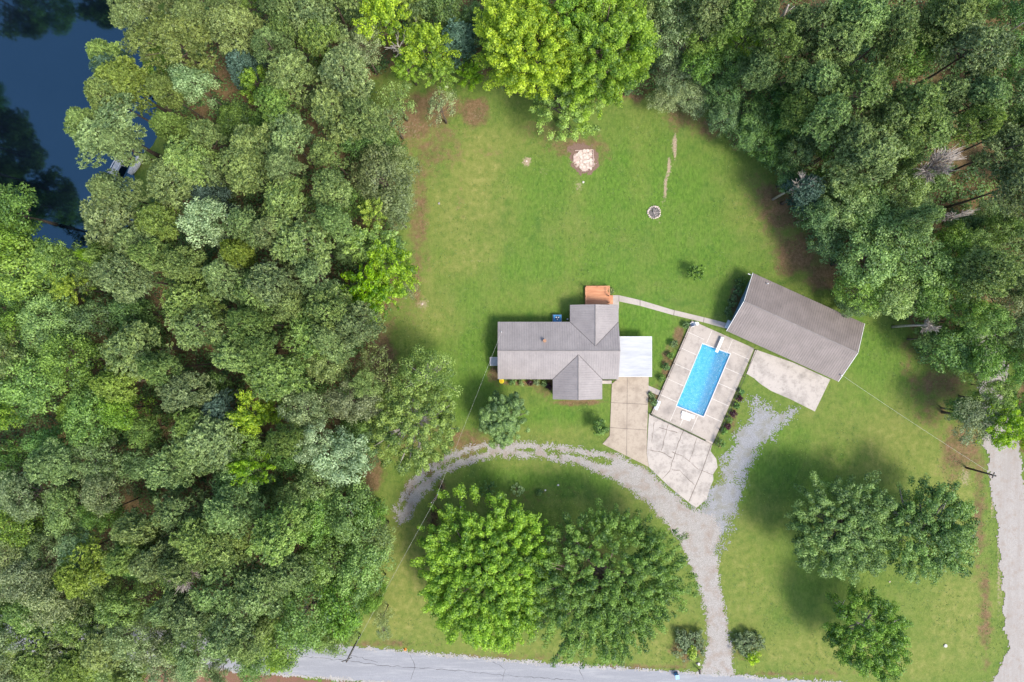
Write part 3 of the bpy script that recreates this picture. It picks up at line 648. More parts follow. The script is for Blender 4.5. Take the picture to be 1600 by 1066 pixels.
for a, b in (((ax, YN, E+.01), (cx_, y1, nh+.01)), ((bx, YN, E+.01), (cx_, y1, nh+.01)), ((sx0, YS, E+.01), (scx, y2, sh+.01)), ((sx1, YS, E+.01), (scx, y2, sh+.01))): vl.tube([Vector(a)-HO, Vector(b)-HO], 0.05, 5)
vl.build('valley_flashing', flat_mat('valley_metal', (0.11, 0.10, 0.10), 0.5), house)
wl = MB(); I = 0.38
def hb(x0, x1, y0, y1_, z0, z1): wl.box(((x0+x1)/2-HO.x, (y0+y1_)/2-HO.y, (z0+z1)/2), (x1-x0, y1_-y0, z1-z0))
hb(XW+I, XE-I, YS+1.3, YN-I, 0.4, EH-0.02); hb(ax+I, bx-I-0.003, YN-I, ny-I, 0.4, EH-0.02); hb(sx0+I, sx1-I, sy_+I, YS+1.3, 0.4, EH-0.02)
hb(XW+I+0.003, sx0+I, YS+I, YS+1.3, 0.4, EH-0.02)
# gable ends
def gable(pa, pb, top, z0, z1): wl.poly([Vector((*pa, z0))-HO, Vector((*pb, z0))-HO, Vector((*top, z1))-HO])
gable((XW+I, YN-I), (XW+I, YS+I), (XW+I, YM), EH-0.02, RH-0.16); gable((XE-I, YS+I), (XE-I, YN-I), (XE-I, YM), EH-0.02, RH-0.16)
gable((ax+I, ny-I), (bx-I, ny-I), (cx_, ny-I), EH-0.02, nh-0.16); gable((sx0+I, sy_+I), (sx1-I, sy_+I), (scx, sy_+I), EH-0.02, sh-0.16)
wl.build('wall', SID, house)
wl = MB(); hb(XW+I-.03, XE-I+.03, YS+I-.03, YN-I+.03, -0.1, 0.4); hb(ax+I-.03, bx-I+.026, YN-I+.03, ny-I+.03, -0.1, 0.4); hb(sx0+I-.03, sx1-I+.03, sy_+I-.03, YS+I-.03, -0.1, 0.4); wl.build('foundation', BRK, house)
for x in (0.4, 3.6): window(house, (x-HO.x, YN-I-HO.y, 1.7), 1.2, 1.1, (0, 1))
for x in (10.2, 14.6): window(house, (x-HO.x, ny-I-HO.y, 1.75), 1.0, 1.1, (0, 1))
for x in (-0.2, 2.4, 5.0): window(house, (x-HO.x, YS+I-HO.y, 1.7), 1.2, 1.1, (0, -1))
for x in (8.2, 11.6): window(house, (x-HO.x, sy_+I-HO.y, 1.7), 1.4, 1.2, (0, -1))
window(house, (XW+I-HO.x, 0.9-HO.y, 1.7), 1.1, 1.0, (-1, 0))
DOORM = flat_mat('white_door', (0.65, 0.63, 0.6), 0.5)
door(house, (XW+I-HO.x, -3.0-HO.y, 1.5), (-1, 0), DOORM); door(house, (12.2-HO.x, ny-I-HO.y, 1.55), (0, 1), DOORM); door(house, (14.9-HO.x, YS+1.3-HO.y, 1.5), (0, -1), DOORM)
MB().box((14.95-HO.x, YS+0.65-HO.y, 0.2), (2.2, 1.3, 0.4)).build('porch_floor', CONC_WALK, house)
for x in (14.0, 15.95): MB().box((x-HO.x, YS+0.25-HO.y, 1.55), (0.14, 0.14, 2.6)).build('porch_post', WHITE, house)
rl = MB(); rl.box((15.1-HO.x, YS-0.28-HO.y, 0.95), (2.2, 0.07, 0.07)); rl.box((15.1-HO.x, YS-0.28-HO.y, 0.5), (2.2, 0.05, 0.05))
for i in range(15): rl.box((14.05+i*0.15-HO.x, YS-0.28-HO.y, 0.48), (0.03, 0.03, 0.9))
rl.build('porch_railing', IRON, house)
MB().box((14.6-HO.x, YS-0.62-HO.y, 0.09), (1.9, 0.5, 0.18)).build('porch_step', CONC_PAD, house)
# roof pipes
v = empty('x', (0, 0, 0)); bpy.data.objects.remove(v)
zr = RH-(1.75-0.7)*0.4
px_, py_ = P(850.8, 532.5, 4.2)
MB().tube([(px_-HO.x, py_-HO.y, RH-(py_-YM)*0.4-0.1), (px_-HO.x, py_-HO.y, RH-(py_-YM)*0.4+0.45)], 0.19, 10).tube([(px_-HO.x, py_-HO.y, RH-(py_-YM)*0.4+0.45), (px_-HO.x, py_-HO.y, RH-(py_-YM)*0.4+0.62)], 0.27, 10).build('flue_pipe', flat_mat('rusty_metal', (0.36, 0.20, 0.12), 0.8, 0.4, 6), house)
px_, py_ = P(783.7, 519, 3.5); z_ = RH-(py_-YM)*0.4
MB().tube([(px_-HO.x, py_-HO.y, z_-0.1), (px_-HO.x, py_-HO.y, z_+0.7)], 0.06, 8).build('service_mast', WHITE, house)
MAST = Vector((px_, py_, z_+0.65))
# back deck
CED = M('stained_deck_wood', 0.7, 0.3); w = CED.n.new('ShaderNodeTexWave'); w.bands_direction = 'Y'; w.inputs['Scale'].default_value = 2.1; CED.l.new(CED.co(), w.inputs['Vector'])
n1 = CED.noise(1.2, 5, 0.7, stretch=(0.3, 2.5, 1)); cc = CED.ramp(n1, [(0.3, (0.42, 0.17, 0.085)), (0.7, (0.66, 0.33, 0.18))]); CED.col(CED.mix(CED.mr(w.outputs[0], 0.0, 0.25, 0.45, 0), cc, (0.16, 0.07, 0.04))); CEDM = CED.m
dk = empty('wooden_deck', (*P(933, 463), 0), 0, 'orange-brown timber deck behind the house where the concrete walk begins', 'deck')
def dl(px, py, h): a = P(px, py, h); return (a[0]-dk.location.x, a[1]-dk.location.y)
a, b = dl(914.3, 447.5, 0.6), dl(951.5, 480, 0.6)
MB().box(((a[0]+b[0])/2, (a[1]+b[1])/2, 0.56), (b[0]-a[0], a[1]-b[1], 0.08)).build('floor_boards', CEDM, dk)
sk = MB()
for (x0, x1, y) in ((a[0], b[0], a[1]-0.04),): sk.box(((x0+x1)/2, y, 0.3), (x1-x0, 0.05, 0.42))
for x in (a[0]+0.04, b[0]-0.04): sk.box((x, (a[1]+b[1])/2, 0.3), (0.05, a[1]-b[1]-0.16, 0.42))
sk.build('skirt', CEDM, dk)
posts = [(a[0]+0.08, a[1]-0.08), ((a[0]+b[0])/2, a[1]-0.08), (b[0]-0.08, a[1]-0.08), (a[0]+0.08, a[1]-1.55), (b[0]-0.08, a[1]-1.5), (b[0]-0.08, a[1]-2.5)]
for q in posts: MB().box((q[0], q[1], 1.1), (0.11, 0.11, 1.0)).build('railing_post', flat_mat('dark_post', (0.22, 0.12, 0.08), 0.8), dk)
ra = MB(); ra.box(((a[0]+b[0])/2, a[1]-0.08, 1.62), (b[0]-a[0], 0.13, 0.05)); ra.box((a[0]+0.08, a[1]-1.6, 1.62), (0.13, 2.85, 0.05)); ra.box((b[0]-0.08, a[1]-0.83, 1.62), (0.13, 1.36, 0.05)); ra.build('handrail', CEDM, dk)
for i, (z, x) in enumerate(((0.42, 0.16), (0.22, 0.5))): MB().box((b[0]+x, a[1]-2.05, z-0.04), (0.36, 1.35, 0.08)).build('stair_tread', CEDM, dk)
# side porch landing
sp = empty('side_stoop', (*P(771, 564.5), 0), 0, 'small white landing with railings at the left end of the house', 'stoop')
MB().box((0.1, 0, 0.42), (1.25, 1.3, 0.1)).build('landing', flat_mat('pale_boards', (0.48, 0.50, 0.54), 0.6), sp)
MB().box((0.1, 0, 0.18), (1.15, 1.2, 0.37)).build('base', CONC_WALK, sp)
for s in (-0.62, 0.62):
    r = MB(); r.box((0.1, s, 1.3), (1.25, 0.06, 0.06))
    for i in range(7): r.box((-0.45+i*0.18, s, 0.88), (0.03, 0.03, 0.82))
    r.build('railing', WHITE, sp)
MB().box((-0.47, 0, 1.3), (0.06, 1.18, 0.06)).build('end_rail', WHITE, sp)
# air conditioner
ac = empty('air_conditioner', (*P(870.3, 498), 0), 0, 'blue boxed unit with a pale fan against the back wall of the house', 'air conditioner')
BL = flat_mat('blue_enamel', (0.05, 0.22, 0.45), 0.5, 0.12)
MB().box((0, 0, 0.05), (1.5, 1.3, 0.1)).build('pad', CONC_PAD, ac); MB().box((0, 0, 0.55), (1.25, 1.1, 0.9)).build('cabinet', BL, ac)
f = MB().tube([(0, 0.05, 1.0), (0, 0.05, 1.03)], 0.36, 18); fo = f.build('fan_guard', flat_mat('dark_blue_grille', (0.03, 0.08, 0.16), 0.5), ac)
for k in range(3):
    w_ = k*2.094+0.5; MB().tube([(0.21*math.cos(w_), 0.05+0.21*math.sin(w_), 1.035), (0.21*math.cos(w_), 0.05+0.21*math.sin(w_), 1.05)], 0.11, 10).build('fan_blade', WHITE, fo)
wv = empty('utility_box', (*P(886, 499), 0), 0, 'little white-topped meter box in the corner behind the house', 'utility box')
MB().box((0, 0, 0.3), (0.3, 0.25, 0.6)).build('case', flat_mat('dark_green_case', (0.03, 0.09, 0.06), 0.6), wv); MB().box((0.02, 0, 0.63), (0.22, 0.2, 0.05)).build('lid', WHITE, wv)
# yellow tub
yt = empty('plastic_tub', (*P(783.7, 595.3), 0), 0.3, 'round bright yellow plastic tub on the ground at the lower left house corner', 'tub')
YEL = flat_mat('yellow_plastic', (0.85, 0.68, 0.02), 0.4, 0.05)
MB().tube([(0, 0, 0), (0, 0, 0.42)], [0.30, 0.38], 10).build('bucket', YEL, yt, True); MB().tube([(0, 0, 0.42), (0, 0, 0.46)], 0.41, 10).build('rim', YEL, yt); MB().tube([(0, 0, 0.46), (0, 0, 0.475)], 0.22, 10).build('lid', flat_mat('orange_yellow', (0.85, 0.5, 0.02), 0.4), yt)

# ---- carport
cp = empty('carport', (*P(991, 557), 0), 0, 'open carport with flat white metal roof joined to the right side of the house', 'carport')
crm = M('white_roof_panels', 0.5, 0.3); n1 = crm.noise(0.8, 5, 0.7, stretch=(0.3, 1.5, 1)); crm.col(crm.ramp(n1, [(0.32, (0.30, 0.31, 0.33)), (0.45, (0.40, 0.41, 0.43)), (0.62, (0.47, 0.48, 0.50))]))
a = P(966.3, 526.5, 2.7); b = P(1018, 588.3, 2.7); cl = cp.location
mb = MB().box(((a[0]+b[0])/2-cl.x, (a[1]+b[1])/2-cl.y, 2.65), (b[0]-a[0], a[1]-b[1], 0.12)); 
for i in range(1, 20): mb.box(((a[0]+b[0])/2-cl.x, a[1]-(a[1]-b[1])*i/20-cl.y, 2.72), (b[0]-a[0]-0.06, 0.035, 0.03))
mb.build('roof', crm.m, cp)
mb = MB()
for y in (a[1], b[1]): mb.box(((a[0]+b[0])/2-cl.x, y+(0.035 if y == a[1] else -0.035)-cl.y, 2.63), (b[0]-a[0], 0.06, 0.2))
mb.box((b[0]+0.035-cl.x, (a[1]+b[1])/2-cl.y, 2.63), (0.06, a[1]-b[1]+0.13, 0.2)); mb.build('gutter', WHITE, cp)
for x in (a[0]+0.45, b[0]-0.3):
    for y in (a[1]-0.35, (a[1]+b[1])/2, b[1]+0.35): MB().box((x-cl.x, y-cl.y, 1.3), (0.1, 0.1, 2.58)).build('post', WHITE, cp)

# ---- garage / outbuilding
GE = 3.1
c_nw, c_ne, c_sw, c_se = [Vector((*P(*p, GE), GE)) for p in ((1175.6, 426.3), (1349, 505), (1136.6, 519), (1312, 596))]
ang = math.atan2(c_ne.y-c_nw.y, c_ne.x-c_nw.x); mid = (c_nw+c_ne+c_sw+c_se)/4
gar = empty('garage', (mid.x, mid.y, 0), ang, 'big detached garage with brown-grey gabled metal roof and pale blue end wall by the pool', 'garage')
GL = ((c_ne-c_nw).length+(c_se-c_sw).length)/4; GW = ((c_nw-c_sw).length+(c_ne-c_se).length)/4
GR = GE+1.95
rf2 = M('brown_metal_roofing', 0.5, 0.3); n1 = rf2.noise(0.5, 5, 0.6); rf2.col(rf2.mix(rf2.mr(rf2.noise(1.4, 6, 0.75), 0.5, 0.7, 0, 0.4), rf2.ramp(n1, [(0.35, (0.20, 0.170, 0.158)), (0.65, (0.25, 0.213, 0.198))]), (0.155, 0.132, 0.122)))
for s in (1, -1): roof_plane('roof', [(-GL, s*GW, GE), (GL, s*GW, GE), (GL, 0, GR), (-GL, 0, GR)], (1, 0, 0), gar, (0, 0, 0), 0.36, 0.1, rf2.m)
MB().tube([(-GL, 0, GR+0.03), (GL, 0, GR+0.03)], 0.09, 6).build('ridge_cap', TRIM, gar)
for e in (-1, 1): MB().tube([(e*(GL+0.03), GW, GE-0.06), (e*(GL+0.03), 0, GR-0.06), (e*(GL+0.03), -GW, GE-0.06)], 0.07, 4).build('fascia', WHITE, gar)
BLW = flat_mat('pale_blue_siding', (0.26, 0.40, 0.52), 0.6, 0.08)
wl = MB().box((0.2, 0, (GE-0.1)/2), (2*GL-1.2, 2*GW-1.0, GE-0.1))
for e in (-1, 1): wl.poly([(0.2+e*(GL-0.6), -e*(GW-0.5), GE-0.1), (0.2+e*(GL-0.6), e*(GW-0.5), GE-0.1), (0.2+e*(GL-0.6), 0, GR-0.25)])
wl.build('wall', BLW, gar)
for y in (-1.6, 2.2): window(gar, (0.2-GL+0.6, y, 1.9), 1.1, 1.0, (-1, 0))
door(gar, (0.2-GL+0.6, -3.6, 1.1), (-1, 0), DOORM)
for x in (1.5, 5.5): MB().box((x, -GW+0.5, 1.25), (3.0, 0.08, 2.4)).build('overhead_door', DOORM, gar)
for x in (-6, -3): window(gar, (x, -GW+0.5, 1.9), 1.1, 1.0, (0, -1))
q = gar.matrix_world
def tog(pt): 
    v = Vector(pt)-Vector((mid.x, mid.y, 0)); return Matrix.Rotation(-ang, 3, 'Z') @ v
for (px, py) in ((1200.5, 443), (1314, 586.5)):
    z0 = 3.9 if py < 500 else 3.6
    l_ = tog((*P(px, py, z0), 0)); z = GR-abs(l_.y)*(GR-GE)/GW
    MB().tube([(l_.x, l_.y, z-0.1), (l_.x, l_.y, z+0.45)], 0.08, 8).build('vent_pipe', WHITE, gar)
fl = empty('wall_lamp', (*P(1169, 427.5), 0)); bpy.data.objects.remove(fl)
MB().box((-GL-0.35, GW-0.35, GE-0.25), (0.5, 0.12, 0.12)).build('floodlight', WHITE, gar)
st = empty('entry_step', (*P(1139.5, 508), 0), ang, 'pale step slab at the door of the garage end wall', 'step')
MB().box((0, 0, 0.09), (1.1, 1.3, 0.18)).build('tread', flat_mat('pale_step', (0.55, 0.6, 0.64), 0.8), st); MB().box((0.25, 0, 0.24), (0.5, 1.2, 0.12)).build('upper_tread', flat_mat('pale_step_b', (0.6, 0.64, 0.68), 0.8), st)

# ------------------------------------------------------------------ foliage meshes
def quads_mesh(name, cen, u, v, tint, mat):
    n = len(cen)
    vs = np.empty((n, 4, 3), np.float32)
    vs[:, 0] = cen-u-v*0.35; vs[:, 1] = cen-u*0.1-v; vs[:, 2] = cen+u; vs[:, 3] = cen-u*0.1+v
    me = np_mesh(name, vs.reshape(-1, 3), np.arange(n*4).reshape(n, 4))
    at = me.attributes.new('tint', 'FLOAT', 'POINT'); at.data.foreach_set('value', np.repeat(np.clip(tint, 0, 1), 4).astype(np.float32))
    me.materials.append(mat); return me
def unit(a): return a/np.maximum(np.linalg.norm(a, axis=-1, keepdims=True), 1e-6)
def needles(rs, centers, normals, ctint, per, ln, wd, spread):
    """per quads round each tuft, pointing outwards"""
    k = len(centers); NN = np.repeat(normals, per, 0); d = unit(NN*spread+rs.normal(size=(k*per, 3)))
    c = np.repeat(centers, per, 0); L = ln*rs.uniform(0.6, 1.25, (k*per, 1))
    side = unit(np.cross(d, NN+rs.normal(size=(k*per, 3))*0.35))
    t = np.repeat(ctint, per)+rs.normal(size=k*per)*0.22
    return c+d*L*0.5, d*L*0.5, side*wd*0.5, t
def pine_crown(seed, R, z0, z1, mat, name='crown', q=1.0, sparse=1.0):
    rs = np.random.RandomState(seed); H = z1-z0
    puffs = []; n = int((30+R*R*1.7)*sparse)
    lob = rs.uniform(0.55, 1.22, 7)
    for i in range(n):
        t = rs.uniform(0, 1)**0.75; a = rs.uniform(0, 2*math.pi)
        la = lob[int(a/(2*math.pi)*7) % 7]*0.6+lob[(int(a/(2*math.pi)*7)+1) % 7]*0.4
        rm = R*la*math.sqrt(max(0.05, 1-(0.15+0.85*t)**2.2))
        rr = rm*rs.uniform(0.35, 1.0)**0.6
        puffs.append((rr*math.cos(a), rr*math.sin(a), z0+H*t*0.92, rs.uniform(0.7, 1.3), rs.uniform(0.15, 0.75)))
    puffs = np.array(puffs)
    cs = []; ns = []; ts = []
    for x, y, z, r, tn in puffs:
        m = int(24*r*r*q)+7
        d = unit(rs.normal(size=(m, 3))+np.array([0, 0, 0.35])); 
        cs.append(np.array([x, y, z])+d*r*np.array([1, 1, 0.8])*rs.uniform(0.86, 1.0, (m, 1))); ns.append(unit(d+np.array([x, y, 0])/R*0.2+np.array([0, 0, 0.3]))); ts.append(tn+rs.normal(size=m)*0.2)
    cs = np.concatenate(cs); ns = np.concatenate(ns); ts = np.concatenate(ts)
    A = needles(rs, cs, ns, ts, 12, 0.34, 0.15, 0.7)
    return quads_mesh(name, *A, mat), puffs
def broad_crown(seed, R, z0, z1, mat, name='crown', leaf=0.235, dens=1.3, spray=0.0, sparse=1.0, cl=(0.6, 1.15), lobes=9, hard=0.5):
    rs = np.random.RandomState(seed); H = (z1-z0)/2; zc = (z0+z1)/2
    L = unit(rs.normal(size=(lobes, 3))+np.array([0, 0, 0.3])); LS = rs.uniform(0.1, 0.34 if R < 6 else 0.42, lobes)
    n = int(26*(R/3.0)**2*1.5*sparse)+22
    d = unit(rs.normal(size=(n, 3))+np.array([0, 0, 0.35 if R < 6 else 0.75]))
    dm_ = rs.uniform(size=n) < 0.5; rr_ = np.sqrt(rs.uniform(0, 0.85, n)); aa_ = rs.uniform(0, 6.2832, n)
    d = np.where(dm_[:, None], np.stack([rr_*np.cos(aa_), rr_*np.sin(aa_), np.sqrt(1-rr_**2)], -1), d)
    bulge = (0.82 if R < 6 else 0.74)+(np.maximum(0, d@L.T-0.55)/0.45*LS).max(1)*1.1
    rad = rs.uniform(hard, 1.0, n)**0.6*bulge
    c = d*rad[:, None]*np.array([R, R, H]); c[:, 2] += zc
    cr = rs.uniform(cl[0], cl[1], n)*min(1.25, 0.75+R/14); ct = rs.uniform(0.1, 0.85, n)
    out = []; tt = []; nn = []
    for i in range(n):
        m = int(62*cr[i]**2*dens)+14
        e = unit(rs.normal(size=(m, 3))+np.array([0, 0, 0.3])); rr = rs.uniform(0.55, 1.0, (m, 1))
        p = e*rr*cr[i]*np.array([1, 1, 0.75])
        if spray:
            ax_ = unit(d[i]+np.array([0, 0, 0.25])); s_ = rs.uniform(-1, 1, (m, 1)); p = p*0.62+ax_*s_*cr[i]*spray*1.3*(1); p = p*(1-0.28*(s_+1)*0.5)
        out.append(c[i]+p); tt.append(ct[i]+rs.normal(size=m)*0.26); nn.append(unit(e*1.0+np.array([0, 0, 0.4])+rs.normal(size=(m, 3))*0.4))
    P_ = np.concatenate(out); T = np.concatenate(tt); N = np.concatenate(nn); k = len(P_)
    u = unit(np.cross(N, rs.normal(size=(k, 3)))); v = np.cross(N, u); s = leaf*rs.uniform(0.6, 1.25, (k, 1))
    return quads_mesh(name, P_, u*s*0.6, v*s*0.38, T, mat), np.concatenate([c, cr[:, None], ct[:, None]], 1)
def trunk_mesh(seed, puffs, zb, ztop, r0, mat, nb=16, thin=0.06, name='trunk'):
    tw = min(1.2, ztop*0.12)
    rng = random.Random(seed); mb = MB()
    wob = [(rng.uniform(-.25, .25), rng.uniform(-.25, .25)) for _ in range(6)]
    pts = [(wob[i][0]*i/5*1.2, wob[i][1]*i/5*1.2, -0.3+(ztop+0.3)*i/5) for i in range(6)]
    mb.tube(pts, [r0*(1.25 if i == 0 else 1-i*0.16) for i in range(6)], 8)
    sel = list(puffs); rng.shuffle(sel)
    for p in sel[:nb]:
        tz = max(zb*0.8, min(ztop*0.97, p[2]-0.35*math.hypot(p[0], p[1])-0.3)); f = tz/ztop
        i = min(4, int(f*5)); fr_ = f*5-i
        bx_ = pts[i][0]*(1-fr_)+pts[i+1][0]*fr_; by_ = pts[i][1]*(1-fr_)+pts[i+1][1]*fr_
        L = math.hypot(p[0]-bx_, p[1]-by_); m = (bx_*0.5+p[0]*0.5+rng.uniform(-.1, .1)*L, by_*0.5+p[1]*0.5+rng.uniform(-.1, .1)*L, tz*0.45+p[2]*0.55-0.08*L)
        rb = max(thin, 0.022*L+r0*0.12)
        mb.tube([(bx_, by_, tz), m, (p[0], p[1], p[2])], [rb, rb*0.65, rb*0.25], 5, False)
        for _ in range(2):
            e = Vector(m)+Vector((rng.uniform(-1, 1), rng.uniform(-1, 1), rng.uniform(0.2, 1)))*0.35*max(tw, L*0.5)
            mb.tube([m, tuple(e)], [rb*0.5, rb*0.15], 4, False)
    me = mb.mesh(name); me.materials.append(mat); me.polygons.foreach_set('use_smooth', [True]*len(me.polygons)); return me

# tree protos: kind -> list of (crown mesh, trunk mesh, R, H, crown centre height)
PRO = {}
def add_pine(kind, n, R, H, zb, seed0, sparse=1.0):
    for i in range(n):
        rr = R*(0.92+0.16*((i*7) % 5)/4); cm, pf = pine_crown(seed0+i, rr, zb, H, LM[kind], sparse=sparse)
        PRO.setdefault(kind, []).append((cm, trunk_mesh(seed0+i, pf, zb, H*0.95, 0.24, BARK, 22, 0.05), rr, H, zb+(H-zb)*0.5))
def add_broad(kind, n, R, H, zb, seed0, key=None, mat=None, **kw):
    for i in range(n):
        cm, pf = broad_crown(seed0+i, R, zb, H, LM[mat or kind], **kw)
        PRO.setdefault(key or kind, []).append((cm, trunk_mesh(seed0+i, pf, zb, H*0.85, 0.22, BARK, 16, 0.045), R, H, zb+(H-zb)*0.5))
add_pine('P', 6, 4.3, 20, 12.6, 100)
add_pine('P', 4, 4.4, 19, 11.5, 120, 0.72)
add_pine('Y', 3, 4.3, 18, 11.5, 140)
add_pine('G', 2, 3.0, 14, 6.0, 160)
add_broad('M', 6, 4.2, 14, 5.0, 200, dens=1.3)
add_broad('D', 4, 3.8, 11, 3.0, 230, dens=1.3)
add_broad('B', 3, 3.8, 15, 6.0, 250, spray=0.7)
add_broad('L', 2, 3.6, 15, 6.5, 270, spray=0.8)
add_broad('O', 4, 4.2, 15, 6.5, 290, leaf=0.22, dens=1.2, sparse=0.9)
add_broad('W', 2, 3.8, 16, 8.0, 310, dens=1.1)
add_broad('V', 3, 4.0, 12, 5.0, 330, mat='O', key='V', leaf=0.25, dens=0.55, sparse=0.5, cl=(0.5, 1.0))   # open see-through trees
TREE_NAME = {'P': ('pine_tree', 'pine tree'), 'Y': ('pine_tree', 'pine tree'), 'G': ('cedar_tree', 'cedar tree')}
RND = random.Random(5)
count = {}
def tree(kind, px, py, rpx, H=None, label=None, group=None, ground=False, sq=None):
    pro = PRO[kind][RND.randrange(len(PRO[kind]))]; cm, tm, R, H0, zc = pro
    s = sq or 1.0
    H = (H or H0)*RND.uniform(0.88, 1.10); sz = H/H0; hc = zc*sz
    if ground: x, y = P(px, py); rw = rpx/10
    else: x, y = P(px, py, hc); rw = rpx*(CH-hc)/1066.67
    nm, cat = TREE_NAME.get(kind, ('broadleaf_tree', 'tree'))
    t = empty(nm, (x, y, 0), RND.uniform(0, 6.283), label, cat, group)
    k = rw/R; el = RND.uniform(0.86, 1.16); t.scale = (k*el, k/el, sz)
    link('trunk', tm, t); link('crown', cm, t)
    return t
KW = {'P': 'tall grey-green pine', 'Y': 'tall olive-yellow pine', 'G': 'dusky blue-green cedar', 'M': 'mid-green broadleaf tree', 'D': 'low dark green tree', 'B': 'bright green leafy tree',
      'L': 'lime-green leafy tree', 'O': 'olive-beige leafed tree', 'W': 'pale silvery-leaved tree', 'V': 'thin open-crowned tree'}
def area(px, py):
    if px < 720:
        if py > 985: return 'overhanging the shaded paved road at lower left'
        if px > 520 and py < 250: return 'at the top left corner of the back lawn'
        if px < 250 and py < 380: return 'on the shore of the dark lake'
        if px > 560: return 'on the left edge of the lawn'
        if py < 250: return 'in the upper part of the left forest'
        if py < 480: return 'in the left forest level with the back lawn'
        if py < 760: return 'in the left forest level with the house'
        return 'in the lower left forest above the paved road'
    if px < 1060: return 'behind the top edge of the back lawn'
    if px > 1480 and py > 560: return 'beside the dirt road on the right'
    if py > 340: return 'in the right forest next to the garage'
    if px < 1260: return 'in the upper right forest bordering the back lawn'
    return 'in the upper right forest'
PLACED = []
def T(s):
    """kind px py r [height]; ..."""
    for it in s.split(';'):
        q = it.split()
        if not q: continue
        k = q[0]; px, py, r = map(float, q[1:4]); H = float(q[4]) if len(q) > 4 else None
        PLACED.append((k, px, py, r, H))
# west forest, upper
T('''Y 205 25 38;Y 270 62 50;Y 300 30 34;Y 365 42 40;P 163 85 28 15;Y 190 128 42;P 165 200 52;P 135 200 30;Y 255 140 26;P 168 150 30;G 178 112 26;P 190 226 28;W 312 137 32;Y 267 198 24;P 325 210 28;G 384 105 26;B 408 138 26 13;P 290 246 38;P 392 234 42;
P 485 24 46;P 500 62 40;P 445 42 30;P 453 113 42;P 536 117 46;P 526 175 50;P 573 182 34;P 430 167 32;P 446 217 42;O 568 75 32;B 398 12 22 12;P 425 75 26;P 345 -15 30;P 240 -15 40;P 430 -10 34;P 510 -20 40;D 545 8 28;
L 600 34 40 16;L 668 74 38 15;L 640 10 22 14;D 655 12 30;D 700 30 34;G 715 62 26 12;B 640 105 26 10;B 685 115 26 9;B 735 118 20 7;V 622 160 30 12;V 615 190 24;V 690 168 26 10;P 510 240 28;D 605 228 26 8;D 560 220 26;D 740 40 24''')
T('''P 173 338 50;P 180 300 34;P 271 280 40;Y 245 350 40;P 215 385 38;W 330 352 40 17;P 193 433 44;P 160 400 24;P 283 414 32;P 235 400 26;P 378 264 38;P 385 357 32;Y 372 398 28;P 354 436 34;P 297 472 46;P 402 460 38;B 152 400 14 12;L 112 450 22 13;
M 36 418 56;M 95 412 36;D 25 335 42 13;M 10 385 40;D 130 430 26;P 448 311 44;P 519 296 34;O 600 282 52 13;O 628 262 24 11;O 622 318 30 11;B 586 388 40 14;B 616 418 38 13;B 572 455 38 14;B 600 455 34 12;L 584 335 22 13;V 625 345 20 8;P 477 380 50;P 420 362 30;P 424 447 42;P 490 430 34;
P 524 345 28;P 516 484 38;P 455 480 30;D 550 320 22;D 545 395 20;D 345 300 26;G 330 310 24;V 640 455 14 5;P 318 265 26;P 440 260 24''')
T('''M 80 507 44;D 146 502 34;P 207 546 50;P 250 575 30;Y 180 600 32;M 54 600 50;M 20 560 40;M 122 563 38;M 150 628 32;D 215 490 28;P 288 612 38;D 49 460 34;M 8 512 34;P 315 512 40;P 384 505 34;P 483 512 46;P 520 530 34;P 373 553 42;P 427 585 50;P 405 545 30;
O 513 568 34;P 558 512 34;L 398 646 34 17;L 430 640 20 15;D 345 608 26;G 345 640 28 15;P 324 695 48;P 300 665 30;M 378 692 34 16;B 398 728 30 15;O 482 638 36;O 553 628 38;O 575 600 22;W 490 690 28;W 534 716 42 15;V 585 560 26;V 605 592 30;P 440 688 28;D 420 760 26 9;D 572 700 30 9;D 555 675 26 9;
D 30 640 28;M 5 640 30;M 151 657 38;M 200 640 30;M 239 669 26;D 85 690 30;P 80 724 32;O 161 722 42;O 168 764 32;O 44 772 40;M 112 792 34;M 165 800 24;D 222 718 26;P 263 732 36;P 304 703 44;Y 212 828 38;M 28 825 38;D 70 852 26;P 278 800 36;P 312 845 42;O 18 872 34;O 135 862 40;P 240 878 34;D 20 720 30''')
T('''P 362 800 42;P 352 850 40;M 380 748 36;D 455 705 34 10;M 500 752 36;M 470 772 28;P 434 838 46;M 500 812 38;M 555 795 44 15;M 588 842 34 13;M 510 878 44;M 572 888 44 14;M 575 805 28 13;P 400 930 44;P 345 925 40;M 480 950 46 15;M 540 940 42 14;M 525 985 30 13;L 432 1032 16 9;M 445 1010 30 12;V 599 962 17 6;V 600 985 14 5;M 585 930 20 12;
P 350 988 42;P 300 960 40;O 315 1020 34;Y 125 893 38;O 45 900 40;O 90 940 38;Y 200 868 34;P 290 880 36;M 210 940 36;P 260 950 28;Y 60 1030 40 14;Y 160 1010 44 14;V 225 1020 38 13;O 300 1035 30 12;M 15 980 34;Y 110 1045 40 13;O 20 1050 34;V 130 960 30;P 450 900 34;M 410 990 34;O 350 1040 18;V 260 1045 26 12;Y 200 1055 28 12;M 60 955 36;O 100 1010 34 14;M 140 975 34;O 255 1010 34 13;O 210 985 34;M 165 1040 32 12;M 285 1000 28;O 10 1000 34;M 60 1060 34;P 380 1005 30;M 400 1030 26 12''')
